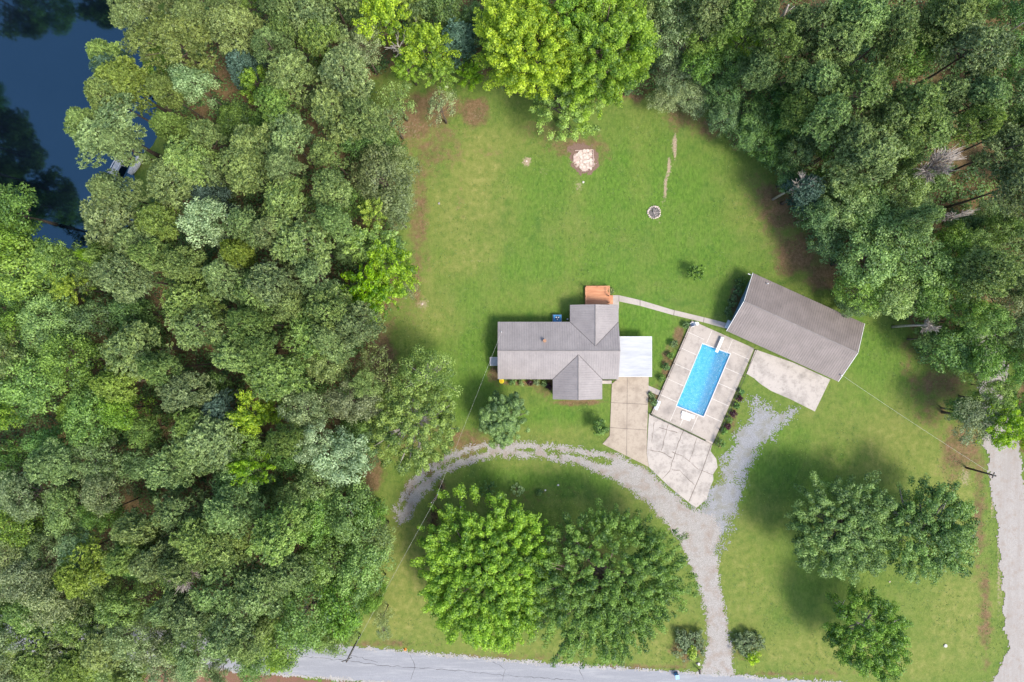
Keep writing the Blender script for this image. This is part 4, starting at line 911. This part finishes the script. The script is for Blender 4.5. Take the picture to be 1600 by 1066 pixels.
# big maples behind the back lawn and the north / east forest
T('''O 1045 42 42;O 1020 10 30;P 1110 15 34;P 1150 25 30;M 1092 62 30;B 1158 63 26 12;D 1095 102 30;O 1055 112 32 9;D 1140 110 30;O 1085 152 30 6;D 1130 150 28 8;O 1040 155 24 5;D 1130 185 26 8;D 1165 210 26 8;P 1185 108 32;P 1238 118 28;P 1208 62 30;P 1190 30 28;D 1205 155 30;D 1180 190 28;D 1205 230 28 8;
P 1270 42 44;P 1282 130 34;P 1290 180 36;P 1250 170 26;P 1310 72 36;P 1340 28 44;P 1400 45 40;P 1345 140 42;M 1420 95 34;P 1480 28 38;P 1528 72 50;P 1500 5 40;P 1438 160 40;P 1480 150 32;P 1540 155 36;D 1580 90 34;D 1590 30 30;D 1595 150 34;P 1385 190 34;P 1450 205 38;P 1528 195 28;
P 1356 245 50;P 1335 215 30;P 1410 220 32;P 1572 235 40;P 1590 290 40;D 1245 235 26;D 1235 280 24 9;G 1258 300 26 11;D 1275 335 28;D 1290 380 28 9;M 1315 325 36;M 1350 330 38;M 1310 290 28;M 1400 300 34;D 1435 285 28;M 1395 368 46;M 1348 402 44;M 1430 418 46;M 1340 452 36 12;M 1390 468 36 12;M 1478 395 34;B 1478 440 40 14;M 1440 470 30;
M 1552 362 26;O 1590 380 34;P 1545 420 44;O 1575 475 40;M 1500 485 22;D 1480 545 38 10;D 1450 530 24 8;M 1530 560 34 11;D 1505 570 26 9;M 1590 560 34;O 1520 652 38 9;B 1558 662 34 10;M 1545 625 28 9;M 1590 640 30 11;L 1590 680 20 9;D 1498 642 20 7;M 1560 605 14 9;D 1330 480 20 6;
M 1520 500 30;O 1600 520 30;M 1570 530 26;P 1440 345 28;D 1500 360 24;M 1510 390 28;P 1590 200 30;D 1400 255 24;M 1460 60 26;O 1000 -15 34;P 1060 -20 36;P 1600 440 34;D 1220 190 24;D 1255 205 24;D 1370 330 26;D 1300 240 28''')
combos = {}
for k, px, py, r, H in PLACED: combos.setdefault((k, area(px, py)), []).append(px)
for k, px, py, r, H in PLACED:
    ar = area(px, py); lab = KW[k]+' '+ar; nn_ = len(combos[(k, ar)])
    tree(k, px, py, r*1.1, H, lab, ('trees '+ar))
# fill gaps of the forests with lower trees, tested against the listed crowns (all at ground positions)
base = []
for o in C.objects:
    if o.type == 'EMPTY' and o.get('group', '').startswith('trees'): base.append((o.location.x, o.location.y))
base = np.array(base)
fr = random.Random(11); zones = [pw(z) for z in (WEST, NORTH, EAST, SOUTH)]
added = 0; extra = []
for _ in range(6000):
    if added > 56: break
    x, y = fr.uniform(-88, 88), fr.uniform(-60, 58)
    X1, Y1 = np.array([x]), np.array([y])
    if not any(sdist(z, X1, Y1)[0] > 1.2 for z in zones) or sdist(LAKE, X1, Y1)[0] > -1.5: continue
    if np.min(np.hypot(base[:, 0]-x, base[:, 1]-y)) < 3.3: continue
    if sdist(road, X1, Y1)[0] > -3 or sdist(drd, X1, Y1)[0] > -2.5: continue
    base = np.vstack([base, [x, y]]); added += 1
    kk = fr.choice('DDDMM'); ppx, ppy = 800+x*10, 533-y*10
    k_ = 1066.67/(CH-7); apx, apy = 800+x*k_, 533-y*k_
    tree(kk, ppx, ppy, fr.uniform(24, 34), fr.uniform(7, 10), 'understorey tree between taller crowns '+area(apx, apy), 'understorey '+area(apx, apy), True)
# trees on the far banks of the lake, seen as dark reflections
for px, py, r in ((-20, -62, 40), (50, -75, 44), (-90, -60, 44), (110, -80, 36), (0, 300, 36), (-30, 262, 40), (-72, 205, 42), (-110, 150, 44), (-160, 95, 44), (-70, 290, 44), (-130, 230, 44), (170, -85, 30)):
    tree('P' if px % 20 else 'M', px, py, r, 19, 'tall tree on the far lake bank mirrored in the dark water', 'trees on the far lake bank', True)

# ------------------------------------------------------------------ single trees with crowns of their own
def special(name, label, cat, px, py, rpx, H, zb, mat, seed, elong=(1, 1), rz=0.0, bark=BARK, nb=30, group=None, **kw):
    hc = zb+(H-zb)*0.5; x, y = P(px, py, hc); R = rpx*(CH-hc)/1066.67*(1.12 if rpx > 20 else 1.0)
    if R > 4: kw['leaf'] = kw.get('leaf', 0.27)*0.86; kw['dens'] = kw.get('dens', 1.0)*1.45
    cm, pf = broad_crown(seed, R, zb, H, LM[mat], **kw)
    t = empty(name, (x, y, 0), rz, label, cat, group); t.scale = (elong[0], elong[1], 1)
    link('trunk', trunk_mesh(seed, pf, zb, H*0.8, 0.18+R*0.03 if R > 2.5 else 0.045*R, bark, nb if R > 2.5 else 8, 0.05 if R > 2.5 else 0.012), t); link('crown', cm, t); return t
special('maple_tree', 'huge yellow-green maple with upright puffs at the top edge of the back lawn', 'tree', 822, 78, 80, 20, 5, 'L', 401, spray=0.6, dens=1.1, sparse=1.4, lobes=16, cl=(0.7, 1.3))
special('maple_tree', 'broad lime-green maple spreading right of the yellow-green one behind the back lawn', 'tree', 935, 88, 84, 20, 5, 'B', 402, spray=0.5, dens=1.1, sparse=1.4, lobes=16, cl=(0.7, 1.3))
special('maple_tree', 'lower green maple skirting the lawn edge by the stone patch', 'tree', 880, 165, 52, 13, 2.5, 'B', 403, lobes=12, spray=0.4)
special('maple_tree', 'green maple crown at the very top between two lime maples', 'tree', 880, 20, 60, 21, 6, 'B', 404, spray=0.7, lobes=14)
special('maple_tree', 'dense bright green-yellow maple in the front yard inside the curved drive', 'tree', 765, 898, 114, 12.5, 1.6, 'B', 411, (1.0, 1.03), spray=0.55, dens=1.15, lobes=18, cl=(0.6, 1.1), sparse=1.5)
special('oak_tree', 'wide mid-green oak in the front yard beside the bright maple', 'tree', 948, 902, 116, 13, 1.6, 'K', 412, (1.04, 1.04), spray=0.5, dens=1.1, lobes=18, leaf=0.24, cl=(0.55, 1.05), nb=30, sparse=1.6)
special('oak_tree', 'large dark oak left of its neighbour on the right front lawn', 'tree', 1308, 820, 80, 12, 2.0, 'K', 421, (1.08, 0.96), spray=0.5, dens=1.0, lobes=14, nb=40, sparse=1.5, leaf=0.25)
special('oak_tree', 'dark oak with pale branches nearest the dirt road', 'tree', 1442, 822, 68, 12, 2.2, 'K', 422, (1.0, 1.15), spray=0.5, lobes=12, bark=PALEBARK, nb=36, leaf=0.25, sparse=1.4)
special('oak_tree', 'smaller dark oak standing alone at the bottom of the right lawn', 'tree', 1347, 984, 68, 11, 1.8, 'K', 423, spray=0.4, lobes=12, bark=PALEBARK, nb=30, sparse=1.25, leaf=0.25)
special('oak_tree', 'pale olive open-crowned oak between the left forest and the house', 'tree', 652, 655, 68, 12, 3.5, 'Q', 431, (1.02, 1.1), spray=0.2, sparse=1.1, bark=PALEBARK, nb=40, leaf=0.25, lobes=14)
special('oak_tree', 'thinner olive oak above the pale one at the left lawn edge', 'tree', 668, 590, 44, 12, 4, 'Q', 432, sparse=0.7, dens=0.9, bark=PALEBARK, nb=24, leaf=0.24)
special('broadleaf_tree', 'rounded dark green tree by the lower left corner of the house', 'tree', 783, 656, 38, 8, 1.5, 'K', 441, (1.0, 1.1), dens=1.7, spray=0.1, sparse=3.2, leaf=0.22, hard=0.3)
special('small_tree', 'small dark green tree on the left side of the concrete driveway', 'small tree', 939, 668, 13, 3.6, 0.5, 'K', 442, leaf=0.2, cl=(0.35, 0.6), sparse=5, dens=2.4, hard=0.2)
special('round_shrub', 'spiky round evergreen alone on the back lawn left of the garage', 'shrub', 1087, 426, 15, 3.2, 0.1, 'K', 443, leaf=0.2, cl=(0.3, 0.5), spray=0.1, sparse=6, dens=2.6, hard=0.15)
special('evergreen_shrub', 'small dark evergreen shrub above the bright front yard maple', 'shrub', 763, 764, 14, 2.4, 0.1, 'D', 444, leaf=0.2, cl=(0.35, 0.55), spray=0.7)
special('evergreen_shrub', 'tiny dark shrub with white rock beside it above the front yard trees', 'shrub', 843, 770, 6, 1.0, 0.0, 'D', 445, leaf=0.16, cl=(0.2, 0.3))
special('flowering_shrub', 'white flowering shrub above the gap between the front yard trees', 'shrub', 808, 765, 11, 1.6, 0.1, 'W', 446, leaf=0.18, cl=(0.2, 0.38), sparse=0.7)
for i, (px, py, r, lab) in enumerate(((1077, 1005, 25, 'grey-green shrub bed left of the drive entrance'), (1165, 1006, 25, 'grey-green shrub bed right of the drive entrance'))):
    special('shrub_mound', lab, 'shrub', px, py, r, 1.7, 0.0, 'S', 450+i, leaf=0.2, cl=(0.3, 0.55), sparse=2.6, dens=2.2, hard=0.3)
special('lime_bush', 'lime-green bush growing in the left entrance bed', 'bush', 1080, 1017, 11, 2.1, 0.0, 'L', 453, (0.8, 1.25), leaf=0.2, cl=(0.28, 0.5), sparse=2, dens=2)
special('lime_bush', 'lime-green bush growing in the right entrance bed', 'bush', 1175, 1027, 12, 2.0, 0.0, 'L', 454, leaf=0.2, cl=(0.28, 0.5), sparse=2, dens=2)
special('withered_shrub', 'rusty brown withered shrub left of the bright maple', 'shrub', 680, 800, 5, 0.8, 0.0, 'N', 455, (1, 1.8), leaf=0.2, cl=(0.25, 0.4))
special('withered_shrub', 'long dead brown shrub touching the crown of the bright maple', 'shrub', 676, 828, 8, 0.8, 0.0, 'N', 456, (1, 2.0), leaf=0.2, cl=(0.25, 0.45))
def bush(px, py, r, h, mat, label, group=None, i=0, leaf=0.16):
    return special('garden_shrub', label, 'shrub', px, py, r, h, 0.0, mat, 500+i, leaf=leaf, cl=(0.22, 0.38), nb=6, sparse=1.3, group=group)
side = ['topmost', 'second from the top', 'third from the top', 'fourth from the top', 'lowest']
for i, (px, py) in enumerate(((1073, 508), (1052, 537), (1048, 555.5), (1040, 573), (1034, 591))): bush(px, py, 6.2, 1.1, 'D', f'dark round shrub outside the left pool fence, {side[i]}', 'shrubs left of the pool', i)
bush(1021, 628, 7, 1.2, 'D', 'dark shrub in the small bed between driveway and pool deck', i=7); bush(1018, 618, 5, 0.7, 'O', 'straggly olive shrub beside the link path', i=8)
for i, (px, py, m_, nm) in enumerate(((1157.5, 613, 'D', 'small green shrub at the top of the bed right of the pool'), (1155.5, 623.5, 'R', 'purple shrub, upper one of three in the bed right of the pool'), (1150, 634.5, 'D', 'green shrub between the upper and middle purple ones by the pool'), (1146, 647, 'R', 'purple shrub, middle one of three in the bed right of the pool'),
    (1139, 656, 'D', 'green shrub between the middle and lower purple ones by the pool'), (1137, 666, 'R', 'purple shrub, lower one of three in the bed right of the pool'), (1132, 674.5, 'D', 'green shrub just below the lowest purple one by the pool'), (1125.5, 693, 'D', 'larger dark green shrub at the lower corner of the pool deck'))):
    bush(px, py, 5.2 if i < 7 else 8, 0.8 if i < 7 else 1.5, m_, nm, 'shrubs in the bed right of the pool', 10+i)
for i, (px, py) in enumerate(((1158, 440), (1151, 455), (1144.5, 472), (1137.5, 489))): bush(px, py, 8, 1.2, 'D', f'dark shrub against the blue garage wall, {("topmost", "second from the top", "third from the top", "lowest")[i]}', 'shrubs by the garage wall', 30+i)
for i, (px, py) in enumerate(((1153.5, 447), (1147, 464), (1138, 481))): bush(px, py, 3.2, 0.6, 'O', f'little yellow-green plant between garage shrubs, {("upper", "middle", "lower")[i]} one', 'small plants by the garage wall', 40+i)
for i, (px, py, m_) in enumerate(((800, 597, 'D'), (815, 599, 'O'), (828, 598, 'R'), (838, 598, 'O'), (850, 599, 'D'), (858, 604, 'R'), (955, 455, 'O'))):
    bush(px, py, 4.5, 0.7, m_, 'tuft of garden plants beside the timber deck' if i == 6 else f'{dict(D="dark green", O="yellow-green", R="dark red")[m_]} plant in the mulch bed under the front eave', None if i == 6 else 'plants in the front bed', 50+i)

# dead trees: pale brush of twigs
def dead_tree(label, px, py, rpx, H, zb, seed, n=260, elong=(1, 1), rz=0.0, mat=DEADWOOD, thick=0.035):
    hc = zb+(H-zb)*0.6; x, y = P(px, py, hc); R = rpx*(CH-hc)/1066.67; rng = random.Random(seed)
    t = empty('dead_tree', (x, y, 0), rz, label, 'dead tree'); t.scale = (elong[0], elong[1], 1)
    MB().tube([(0, 0, -0.3), (0.1, 0.1, H*0.4), (0.05, 0, H*0.75)], [0.24, 0.17, 0.08], 7).build('trunk', mat, t, True)
    mb = MB(); limbs = []
    for i in range(12):
        a = rng.uniform(0, 6.283); e = rng.uniform(0.4, 0.9); z = rng.uniform(zb*0.9, H*0.7)
        p = Vector((R*e*math.cos(a)*0.6, R*e*math.sin(a)*0.6, min(H, z+R*0.5))); limbs.append((Vector((0.05, 0, z)), p)); mb.tube([(0.05, 0, z), p*0.5+Vector((0, 0, z*0.5+0.2)), p], [0.09, 0.06, 0.035], 4, False)
    for i in range(n):
        a, b = rng.choice(limbs); s = a.lerp(b, rng.uniform(0.35, 1.0)); dd = Vector((s.x, s.y, 0.3*R)).normalized()+Vector((rng.uniform(-1, 1), rng.uniform(-1, 1), rng.uniform(-0.3, 0.9)))*0.75
        L = R*rng.uniform(0.25, 0.6); e = s+dd.normalized()*L; m = s.lerp(e, 0.5)+Vector((rng.uniform(-1, 1), rng.uniform(-1, 1), rng.uniform(-1, 1)))*L*0.1
        mb.tube([s, m, e], [thick, thick*0.8, thick*0.45], 3, False)
    mb.build('twigs', mat, t); return t
dead_tree('bare dead tree with dense pale twigs among the upper right forest pines', 1486, 250, 42, 20, 13, 1, 620, (1.15, 0.8), 0.3, thick=0.055)
dead_tree('narrow bare grey snag below the large dead crown in the right forest', 1515, 331, 30, 19, 13, 2, 220, (1.2, 0.4), 0.2, thick=0.045)
dead_tree('small pinkish-grey bare tree in the lower left forest', 268, 912, 34, 22, 16, 3, 420, (1, 1), 0, thick=0.04)
dead_tree('small tangle of pale bare branches at the forest edge right of the garage', 1463, 508, 20, 13, 8, 4, 200, (1, 1), 0)
dead_tree('grey bare branches in the forest edge beside the back lawn', 1262, 282, 28, 15, 9, 5, 150, (1, 0.8), 0)
dead_tree('white bare limbs inside the lime-green tree at the top left of the lawn', 618, 62, 30, 16.5, 9, 6, 26, (1, 1), 0, PALEBARK, 0.06)
dead_tree('bare white tree standing tall beside the lime-green tree at the top', 645, 28, 14, 17, 12, 7, 20, (0.7, 1.6), 0, PALEBARK, 0.05)

for (pa, pb, lab, r_) in (((35, 885, 12), (93, 860, 4), 'grey leaning trunk showing through the lower left canopy', 0.3), ((1232, 8, 17), (1214, 38, 9), 'grey leaning trunk near the top of the upper right forest', 0.3), ((1080, 45, 15), (1062, 78, 8), 'pale bare limb in the forest behind the maples', 0.13),
    ((1245, 152, 14), (1225, 172, 9), 'pale bare limb among the upper right pines at the lawn side', 0.14), ((505, 735, 14), (478, 738, 9), 'forked bare limb in a dark gap of the left forest', 0.12), ((1600, 35, 14), (1575, 50, 8), 'bare limb above the dark gap at the upper right corner', 0.12)):
    a, b = V3(*pa), V3(*pb); m = a.lerp(b, 0.5)+Vector((0.2, 0.1, 0)); o = MB().tube([b, m, a], [r_, r_*0.75, r_*0.4], 7).tube([m, m+(a-b)*0.25+Vector((0.9, 0.3, 0.3))], [r_*0.4, r_*0.15], 5).build('bare_trunk', DEADWOOD, None, True); tag(o, lab, 'tree trunk')
# undergrowth that nobody could count
rs = np.random.RandomState(77)
cand = rs.uniform([-92, -62], [92, 62], (20000, 2)); ok = np.zeros(len(cand), bool)
for z in zones: ok |= sdist(z, cand[:, 0], cand[:, 1]) > 0.8
ok &= sdist(LAKE, cand[:, 0], cand[:, 1]) < -0.8; ok &= sdist(road, cand[:, 0], cand[:, 1]) < -0.8; ok &= sdist(drd, cand[:, 0], cand[:, 1]) < -0.8
ok &= fbm(cand[:, 0]*0.2, cand[:, 1]*0.2, 90) > 0.25
cc = cand[ok][:6500]; k = len(cc); m = 44
r = rs.uniform(0.6, 2.0, k); e = unit(rs.normal(size=(k, m, 3))+np.array([0, 0, 0.4]))
pos = np.concatenate([cc, (r*0.7)[:, None]], 1)[:, None, :]+e*r[:, None, None]*rs.uniform(0.4, 1, (k, m, 1)); pos[..., 2] = np.maximum(pos[..., 2], 0.05)
pos = pos.reshape(-1, 3); N = unit(e.reshape(-1, 3)*0.5+np.array([0, 0, 0.8])+rs.normal(size=pos.shape)*0.4)
u = unit(np.cross(N, rs.normal(size=pos.shape))); v = np.cross(N, u); s = rs.uniform(0.16, 0.36, (len(pos), 1))
ug = link('forest_undergrowth', quads_mesh('forest_undergrowth', pos, u*s*0.6, v*s*0.4, np.repeat(rs.uniform(0, 0.9, k), m)+rs.normal(size=len(pos))*0.1, LM['D'])); tag(ug, kind='stuff')
# short grass tussocks and weeds on the lawn
lawn_c = rs.uniform([-22, -52], [78, 38], (60000, 2))
ok = np.ones(len(lawn_c), bool)
for z in zones: ok &= sdist(z, lawn_c[:, 0], lawn_c[:, 1]) < 1.5
for pz in (loop, branch, road, drd, outr, pw([(941, 588), (1015, 588), (1015, 648), (1122, 690), (1122, 800), (1076, 800), (941, 695)]), pw([(1160, 540), (1300, 590), (1275, 648), (1160, 590)])): ok &= sdist(pz, lawn_c[:, 0], lawn_c[:, 1]) < -0.3
ok &= ~((lawn_c[:, 0] > -3) & (lawn_c[:, 0] < 22) & (lawn_c[:, 1] > -9.5) & (lawn_c[:, 1] < 9)); 
gl_ = np.stack([(lawn_c[:, 0]-mid.x)*math.cos(ang)+(lawn_c[:, 1]-mid.y)*math.sin(ang), -(lawn_c[:, 0]-mid.x)*math.sin(ang)+(lawn_c[:, 1]-mid.y)*math.cos(ang)], 1)
ok &= ~((np.abs(gl_[:, 0]) < GL) & (np.abs(gl_[:, 1]) < GW))
ok &= fbm(lawn_c[:, 0]*0.25, lawn_c[:, 1]*0.25, 190)+rs.uniform(-0.12, 0.12, len(lawn_c)) > 0.5
cc = lawn_c[ok][:7000]; k = len(cc); m = 5
base_ = np.repeat(np.concatenate([cc, np.full((k, 1), 0.0)], 1), m, 0); dd = unit(rs.normal(size=(k*m, 3))*np.array([1, 1, 0.3])+np.array([0, 0, 0.5])); L = rs.uniform(0.08, 0.2, (k*m, 1))
sd_ = unit(np.cross(dd, np.array([0, 0, 1.0])+rs.normal(size=dd.shape)*0.2))
wt = link('lawn_tussocks', quads_mesh('lawn_tussocks', base_+dd*L*0.5, dd*L*0.5, sd_*0.035, np.repeat(rs.uniform(0.1, 0.6, k), m), LM['M'])); tag(wt, kind='stuff')

# ------------------------------------------------------------------ small things in the garden
rg = random.Random(3)
STONE = flat_mat('pale_stone', (0.56, 0.47, 0.41), 0.9, 0.3, 3); ASH = flat_mat('ash', (0.13, 0.12, 0.115), 0.95, 0.5, 4)
fp = empty('fire_pit', (*P(1022, 332), 0), 0, 'round fire pit ringed with pale stones on the back lawn', 'fire pit')
for i in range(19):
    a = i*2*math.pi/19; rr_ = 0.95+rg.uniform(-.06, .06)
    MB().blob((rr_*math.cos(a), rr_*math.sin(a), 0.1), rg.uniform(0.12, 0.19), rg, 7, 4, 0.7, 0.2).build('stone', STONE, fp)
MB().tube([(0, 0, 0.0), (0, 0, 0.035)], 0.85, 18).build('ash_bed', ASH, fp)
lg = MB()
for i in range(7):
    a = rg.uniform(0, 3.14); x, y = rg.uniform(-.35, .35), rg.uniform(-.35, .35); lg.tube([(x-math.cos(a)*.4, y-math.sin(a)*.4, 0.08), (x+math.cos(a)*.4, y+math.sin(a)*.4, 0.13+0.02*i)], 0.05, 6)
lg.build('charred_logs', flat_mat('grey_log', (0.30, 0.27, 0.25), 0.9, 0.4, 4), fp)
sp_ = empty('stone_patch', (*P(913, 250), 0), 0.05, 'square patch of pale pinkish stone slabs near the big maples', 'stone patio')
for i in range(6):
    for j in range(5):
        if rg.random() < 0.12 or (i, j) in ((0, 0), (5, 0), (5, 4)): continue
        mb = MB(); cx0, cy0 = (j-2)*0.52+rg.uniform(-.16, .16), (i-2.5)*0.5+rg.uniform(-.16, .16); n = rg.randint(5, 8); r0 = rg.uniform(0.22, 0.36)
        mb.prism([(cx0+r0*math.cos(q*6.283/n+i)*rg.uniform(.8, 1.1), cy0+r0*math.sin(q*6.283/n+i)*rg.uniform(.8, 1.1)) for q in range(n)], 0, 0.04+0.004*(i*5+j)); mb.build('slab', STONE, sp_)
for s in ((-1.45, 0.3, .5, 0.9), (0, 1.5, 2.8, 0.1), (1.42, 0.2, 0.1, 2.6)): MB().box((s[0], s[1], 0.07), (s[2], s[3], 0.14)).build('edging', flat_mat('pink_stone', (0.5, 0.38, 0.34), 0.9, 0.2, 3), sp_)
mu = M('dark_mulch', 0.95, 0.1); f1 = mu.noise(8, 5, 0.8); mu.col(mu.ramp(f1, [(0.3, (0.10, 0.06, 0.045)), (0.7, (0.28, 0.19, 0.15))]))
mulch = pw([(888, 228), (905, 224), (925, 228), (935, 240), (935, 258), (928, 272), (905, 272), (893, 258)])
masked_sheet('mulch_bed', (8, 25, 15, 32), 0.12, lambda x, y: sdist(mulch, x, y)+(fbm(x*1.5, y*1.5, 6)-0.5)*1.2+(vnoise(x*6, y*6, 1)-0.5)*0.4 > 0, 0.012, mu.m)
pale = pw([(899, 243), (906, 236), (926, 235), (928, 262), (912, 268), (903, 262), (895, 254)])
masked_sheet('pale_bare_soil', (8, 25, 15, 32), 0.1, lambda x, y: sdist(pale, x, y)+(fbm(x*1.5, y*1.5, 66)-0.5)*1.0+(vnoise(x*7, y*7, 1)-0.5)*0.5 > 0, 0.018, gravel_mat('pale_sandy_soil', (0.34, 0.25, 0.21), (0.48, 0.38, 0.33), (0.62, 0.52, 0.46), (0.30, 0.20, 0.16), 0.5))
def stone(px, py, r, label, n=1, mat=STONE):
    t = MB()
    for i in range(n): t.blob((rg.uniform(-1, 1)*r*(n > 1), rg.uniform(-1, 1)*r*(n > 1), r*0.3), r*rg.uniform(0.6, 1), rg, 8, 5, 0.6, 0.2)
    o = t.build('rock', mat, None, False, (*P(px, py), 0)); tag(o, label, 'rock')
WS = flat_mat('white_stone', (0.66, 0.62, 0.56), 0.9, 0.2, 3)
stone(911.5, 285, 0.28, 'white rock at the head of the bare streak below the stone patch', 1, WS)
stone(1158, 213, 0.34, 'pale rocks at the forest edge on the upper right of the lawn', 1, WS); stone(1168, 205, 0.22, 'small white rock in the shade of the forest edge', 1, WS)
stone(852, 766, 0.22, 'white rock beside the tiny dark shrub in the front yard', 1, WS); stone(872, 758, 0.2, 'lone white rock above the mid-green oak', 1, WS); stone(720, 792, 0.18, 'little white rock left of the bright maple', 1, WS)
stone(1520, 838, 0.26, 'whitish stone on the grass verge by the dirt road', 1, WS); stone(1477, 1009, 0.28, 'pale stone on the lower right lawn', 1, WS); stone(823, 252, 0.2, 'reddish stone in the small bare patch left of the stone patch', 1, STONE)
stone(686, 318, 0.22, 'grey stone at the left edge of the back lawn', 1, flat_mat('grey_stone', (0.3, 0.28, 0.25), 0.9)); stone(660, 475, 0.2, 'pale stone in bare soil near the left lawn edge', 1, STONE)
stone(1390, 909, 0.16, 'pale stone between the dark oaks of the right lawn', 1, STONE)
og = empty('marker_cone', (*P(633, 1014.5), 0), 0, 'small orange marker beside the paved road', 'marker')
MB().box((0, 0, 0.03), (0.4, 0.4, 0.06)).build('base', flat_mat('orange_base', (0.75, 0.30, 0.06), 0.6), og); MB().tube([(0, 0, 0.06), (0, 0, 0.55)], [0.16, 0.04], 10).build('cone', flat_mat('orange_cone', (0.85, 0.33, 0.05), 0.5), og)
# wheelie bin and mailbox
bn = empty('wheelie_bin', (*P(1056, 1053), 0.04), 0.15, 'blue wheelie bin at the edge of the paved road', 'bin')
BB = flat_mat('blue_plastic', (0.06, 0.26, 0.62), 0.45, 0.08)
mb = MB(); mb.prism([(-.25, -.27), (.25, -.27), (.25, .27), (-.25, .27)], 0.08, 0.95); mb.build('body', BB, bn); MB().box((0, -0.02, 0.98), (0.6, 0.66, 0.07)).build('lid', flat_mat('light_blue_plastic', (0.25, 0.48, 0.80), 0.4), bn)
for s in (-.24, .24): MB().tube([(s-.04, 0.27, 0.12), (s+.04, 0.27, 0.12)], 0.12, 10).build('wheel', IRON, bn)
MB().tube([(-.25, 0.36, 0.95), (.25, 0.36, 0.95)], 0.025, 6).build('handle', IRON, bn)
ml = empty('mailbox', (*P(1090, 1044), 0), 0.1, 'dark mailbox on a post left of the drive entrance', 'mailbox')
MB().box((0, 0, 0.55), (0.11, 0.11, 1.1)).build('post', flat_mat('mailbox_post', (0.14, 0.08, 0.055), 0.8), ml)
mb = MB(); mb.prism([(-.13, -.32), (.13, -.32), (.13, .32), (-.13, .32)], 1.1, 1.25)
mb.tube([(0, -.32, 1.25), (0, .32, 1.25)], 0.128, 12); mb.build('box', IRON, ml); MB().box((0.16, 0.1, 1.3), (0.02, 0.06, 0.18)).build('flag', flat_mat('red_flag', (0.6, 0.05, 0.04), 0.5), ml)
mk = empty('marker_stone', (*P(1091.5, 1037), 0), 0, 'pale round stone beside the mailbox', 'rock'); 
MB().blob((0, 0, 0.12), 0.24, rg, 8, 5, 0.6).build('rock', WS, mk); MB().blob((-0.3, 0.05, 0.08), 0.15, rg, 8, 5, 0.6).build('rock', flat_mat('dark_stone', (0.1, 0.09, 0.09), 0.9), mk)
# lake dock and boat
dkk = empty('lake_dock', (*P(186, 256), 0), math.radians(62), 'narrow pale boat dock on the lake shore under the pines', 'dock')
GREYW = flat_mat('weathered_planks', (0.42, 0.44, 0.47), 0.8, 0.3, 4)
MB().box((0, 0, 0.15), (4.0, 1.1, 0.08)).build('walkway', GREYW, dkk)
for x in (-1.8, 0, 1.8):
    for y in (-0.5, 0.5): MB().tube([(x, y, -2), (x, y, 0.6)], 0.08, 7).build('piling', WHITE2, dkk)
for y in (-0.5, 0.5): MB().box((0, y, 0.62), (4.0, 0.1, 0.06)).build('rail', WHITE2, dkk)
bo = empty('rowing_boat', (*P(213, 256), 0), math.radians(58), 'upturned grey boat lying on the lake bank beside the dock', 'boat')
hb_ = MB(); sec = []
for i in range(9):
    t = i/8; x = -1.9+3.8*t; wv_ = 0.68*math.sin(math.pi*(0.12+0.80*t))**0.6 if t < 1 else 0.03; sec.append([(x, wv_*math.cos(a), 0.5*math.sin(a)*(0.85+0.15*math.sin(3.14*t))) for a in [math.pi*j/6 for j in range(7)]])
for s0, s1 in zip(sec[:-1], sec[1:]):
    for j in range(6): hb_.quad(s0[j], s1[j], s1[j+1], s0[j+1])
hb_.poly(sec[0]); hb_.poly(sec[-1][::-1]); hb_.build('hull', GREYW, bo, True); MB().box((0, 0, 0.53), (3.6, 0.05, 0.07)).build('keel', WHITE2, bo)

# ------------------------------------------------------------------ poles and wires
POLE = flat_mat('utility_pole_wood', (0.07, 0.055, 0.045), 0.9, 0.3, 3); METW = flat_mat('grey_insulator', (0.6, 0.6, 0.62), 0.5)
def pole(px, py, H, label, rz, arm=1.6):
    t = empty('utility_pole', (*P(px, py), 0), rz, label, 'utility pole', 'wooden utility poles')
    MB().tube([(0, 0, -0.3), (0, 0, H)], [0.17, 0.11], 9).build('post', POLE, t, True)
    MB().box((0, 0.14, H-0.35), (arm, 0.1, 0.12)).build('crossarm', POLE, t)
    for s in (-0.45, 0, 0.45): MB().tube([(s*arm, 0.14, H-0.29), (s*arm, 0.14, H-0.1)], [0.06, 0.035], 7).build('insulator', METW, t)
    return Vector((*P(px, py), H-0.15))
p1 = pole(690, 760, 9, 'utility pole beside the left end of the curved gravel drive', 0.9)
p2 = pole(563, 992, 9, 'utility pole leaning over the paved road at the forest edge', 0.4)
p3 = pole(1510, 731, 6.5, 'short utility pole beside the dirt road on the right', 1.2, 0.9)
WIRE = flat_mat('pale_cable', (0.50, 0.50, 0.46), 0.6, 0.05)
def wire(a, b, label, sag=0.5, r=0.009):
    pts = []
    for i in range(13):
        t = i/12; q = a.lerp(b, t); q.z -= sag*4*t*(1-t); pts.append(q)
    o = MB().tube(pts, r, 5).build('overhead_cable', WIRE); tag(o, label, 'cable')
gc = tog((0, 0, 0)); cse = Vector((*P(1318, 588, 3.4), 3.4))
wire(cse, p3, 'thin service cable from the garage corner to the pole by the dirt road', 0.6, 0.014)
wire(MAST, p1, 'thin service cable from the house roof to the pole by the gravel drive', 0.7)
wire(p1, p2, 'thin cable between the two left utility poles', 0.5, 0.011)
wire(p2, p2+Vector((-70, 8, 0)), 'road-side cable running left from the lower utility pole', 0.8)
print('objects', len(C.objects))
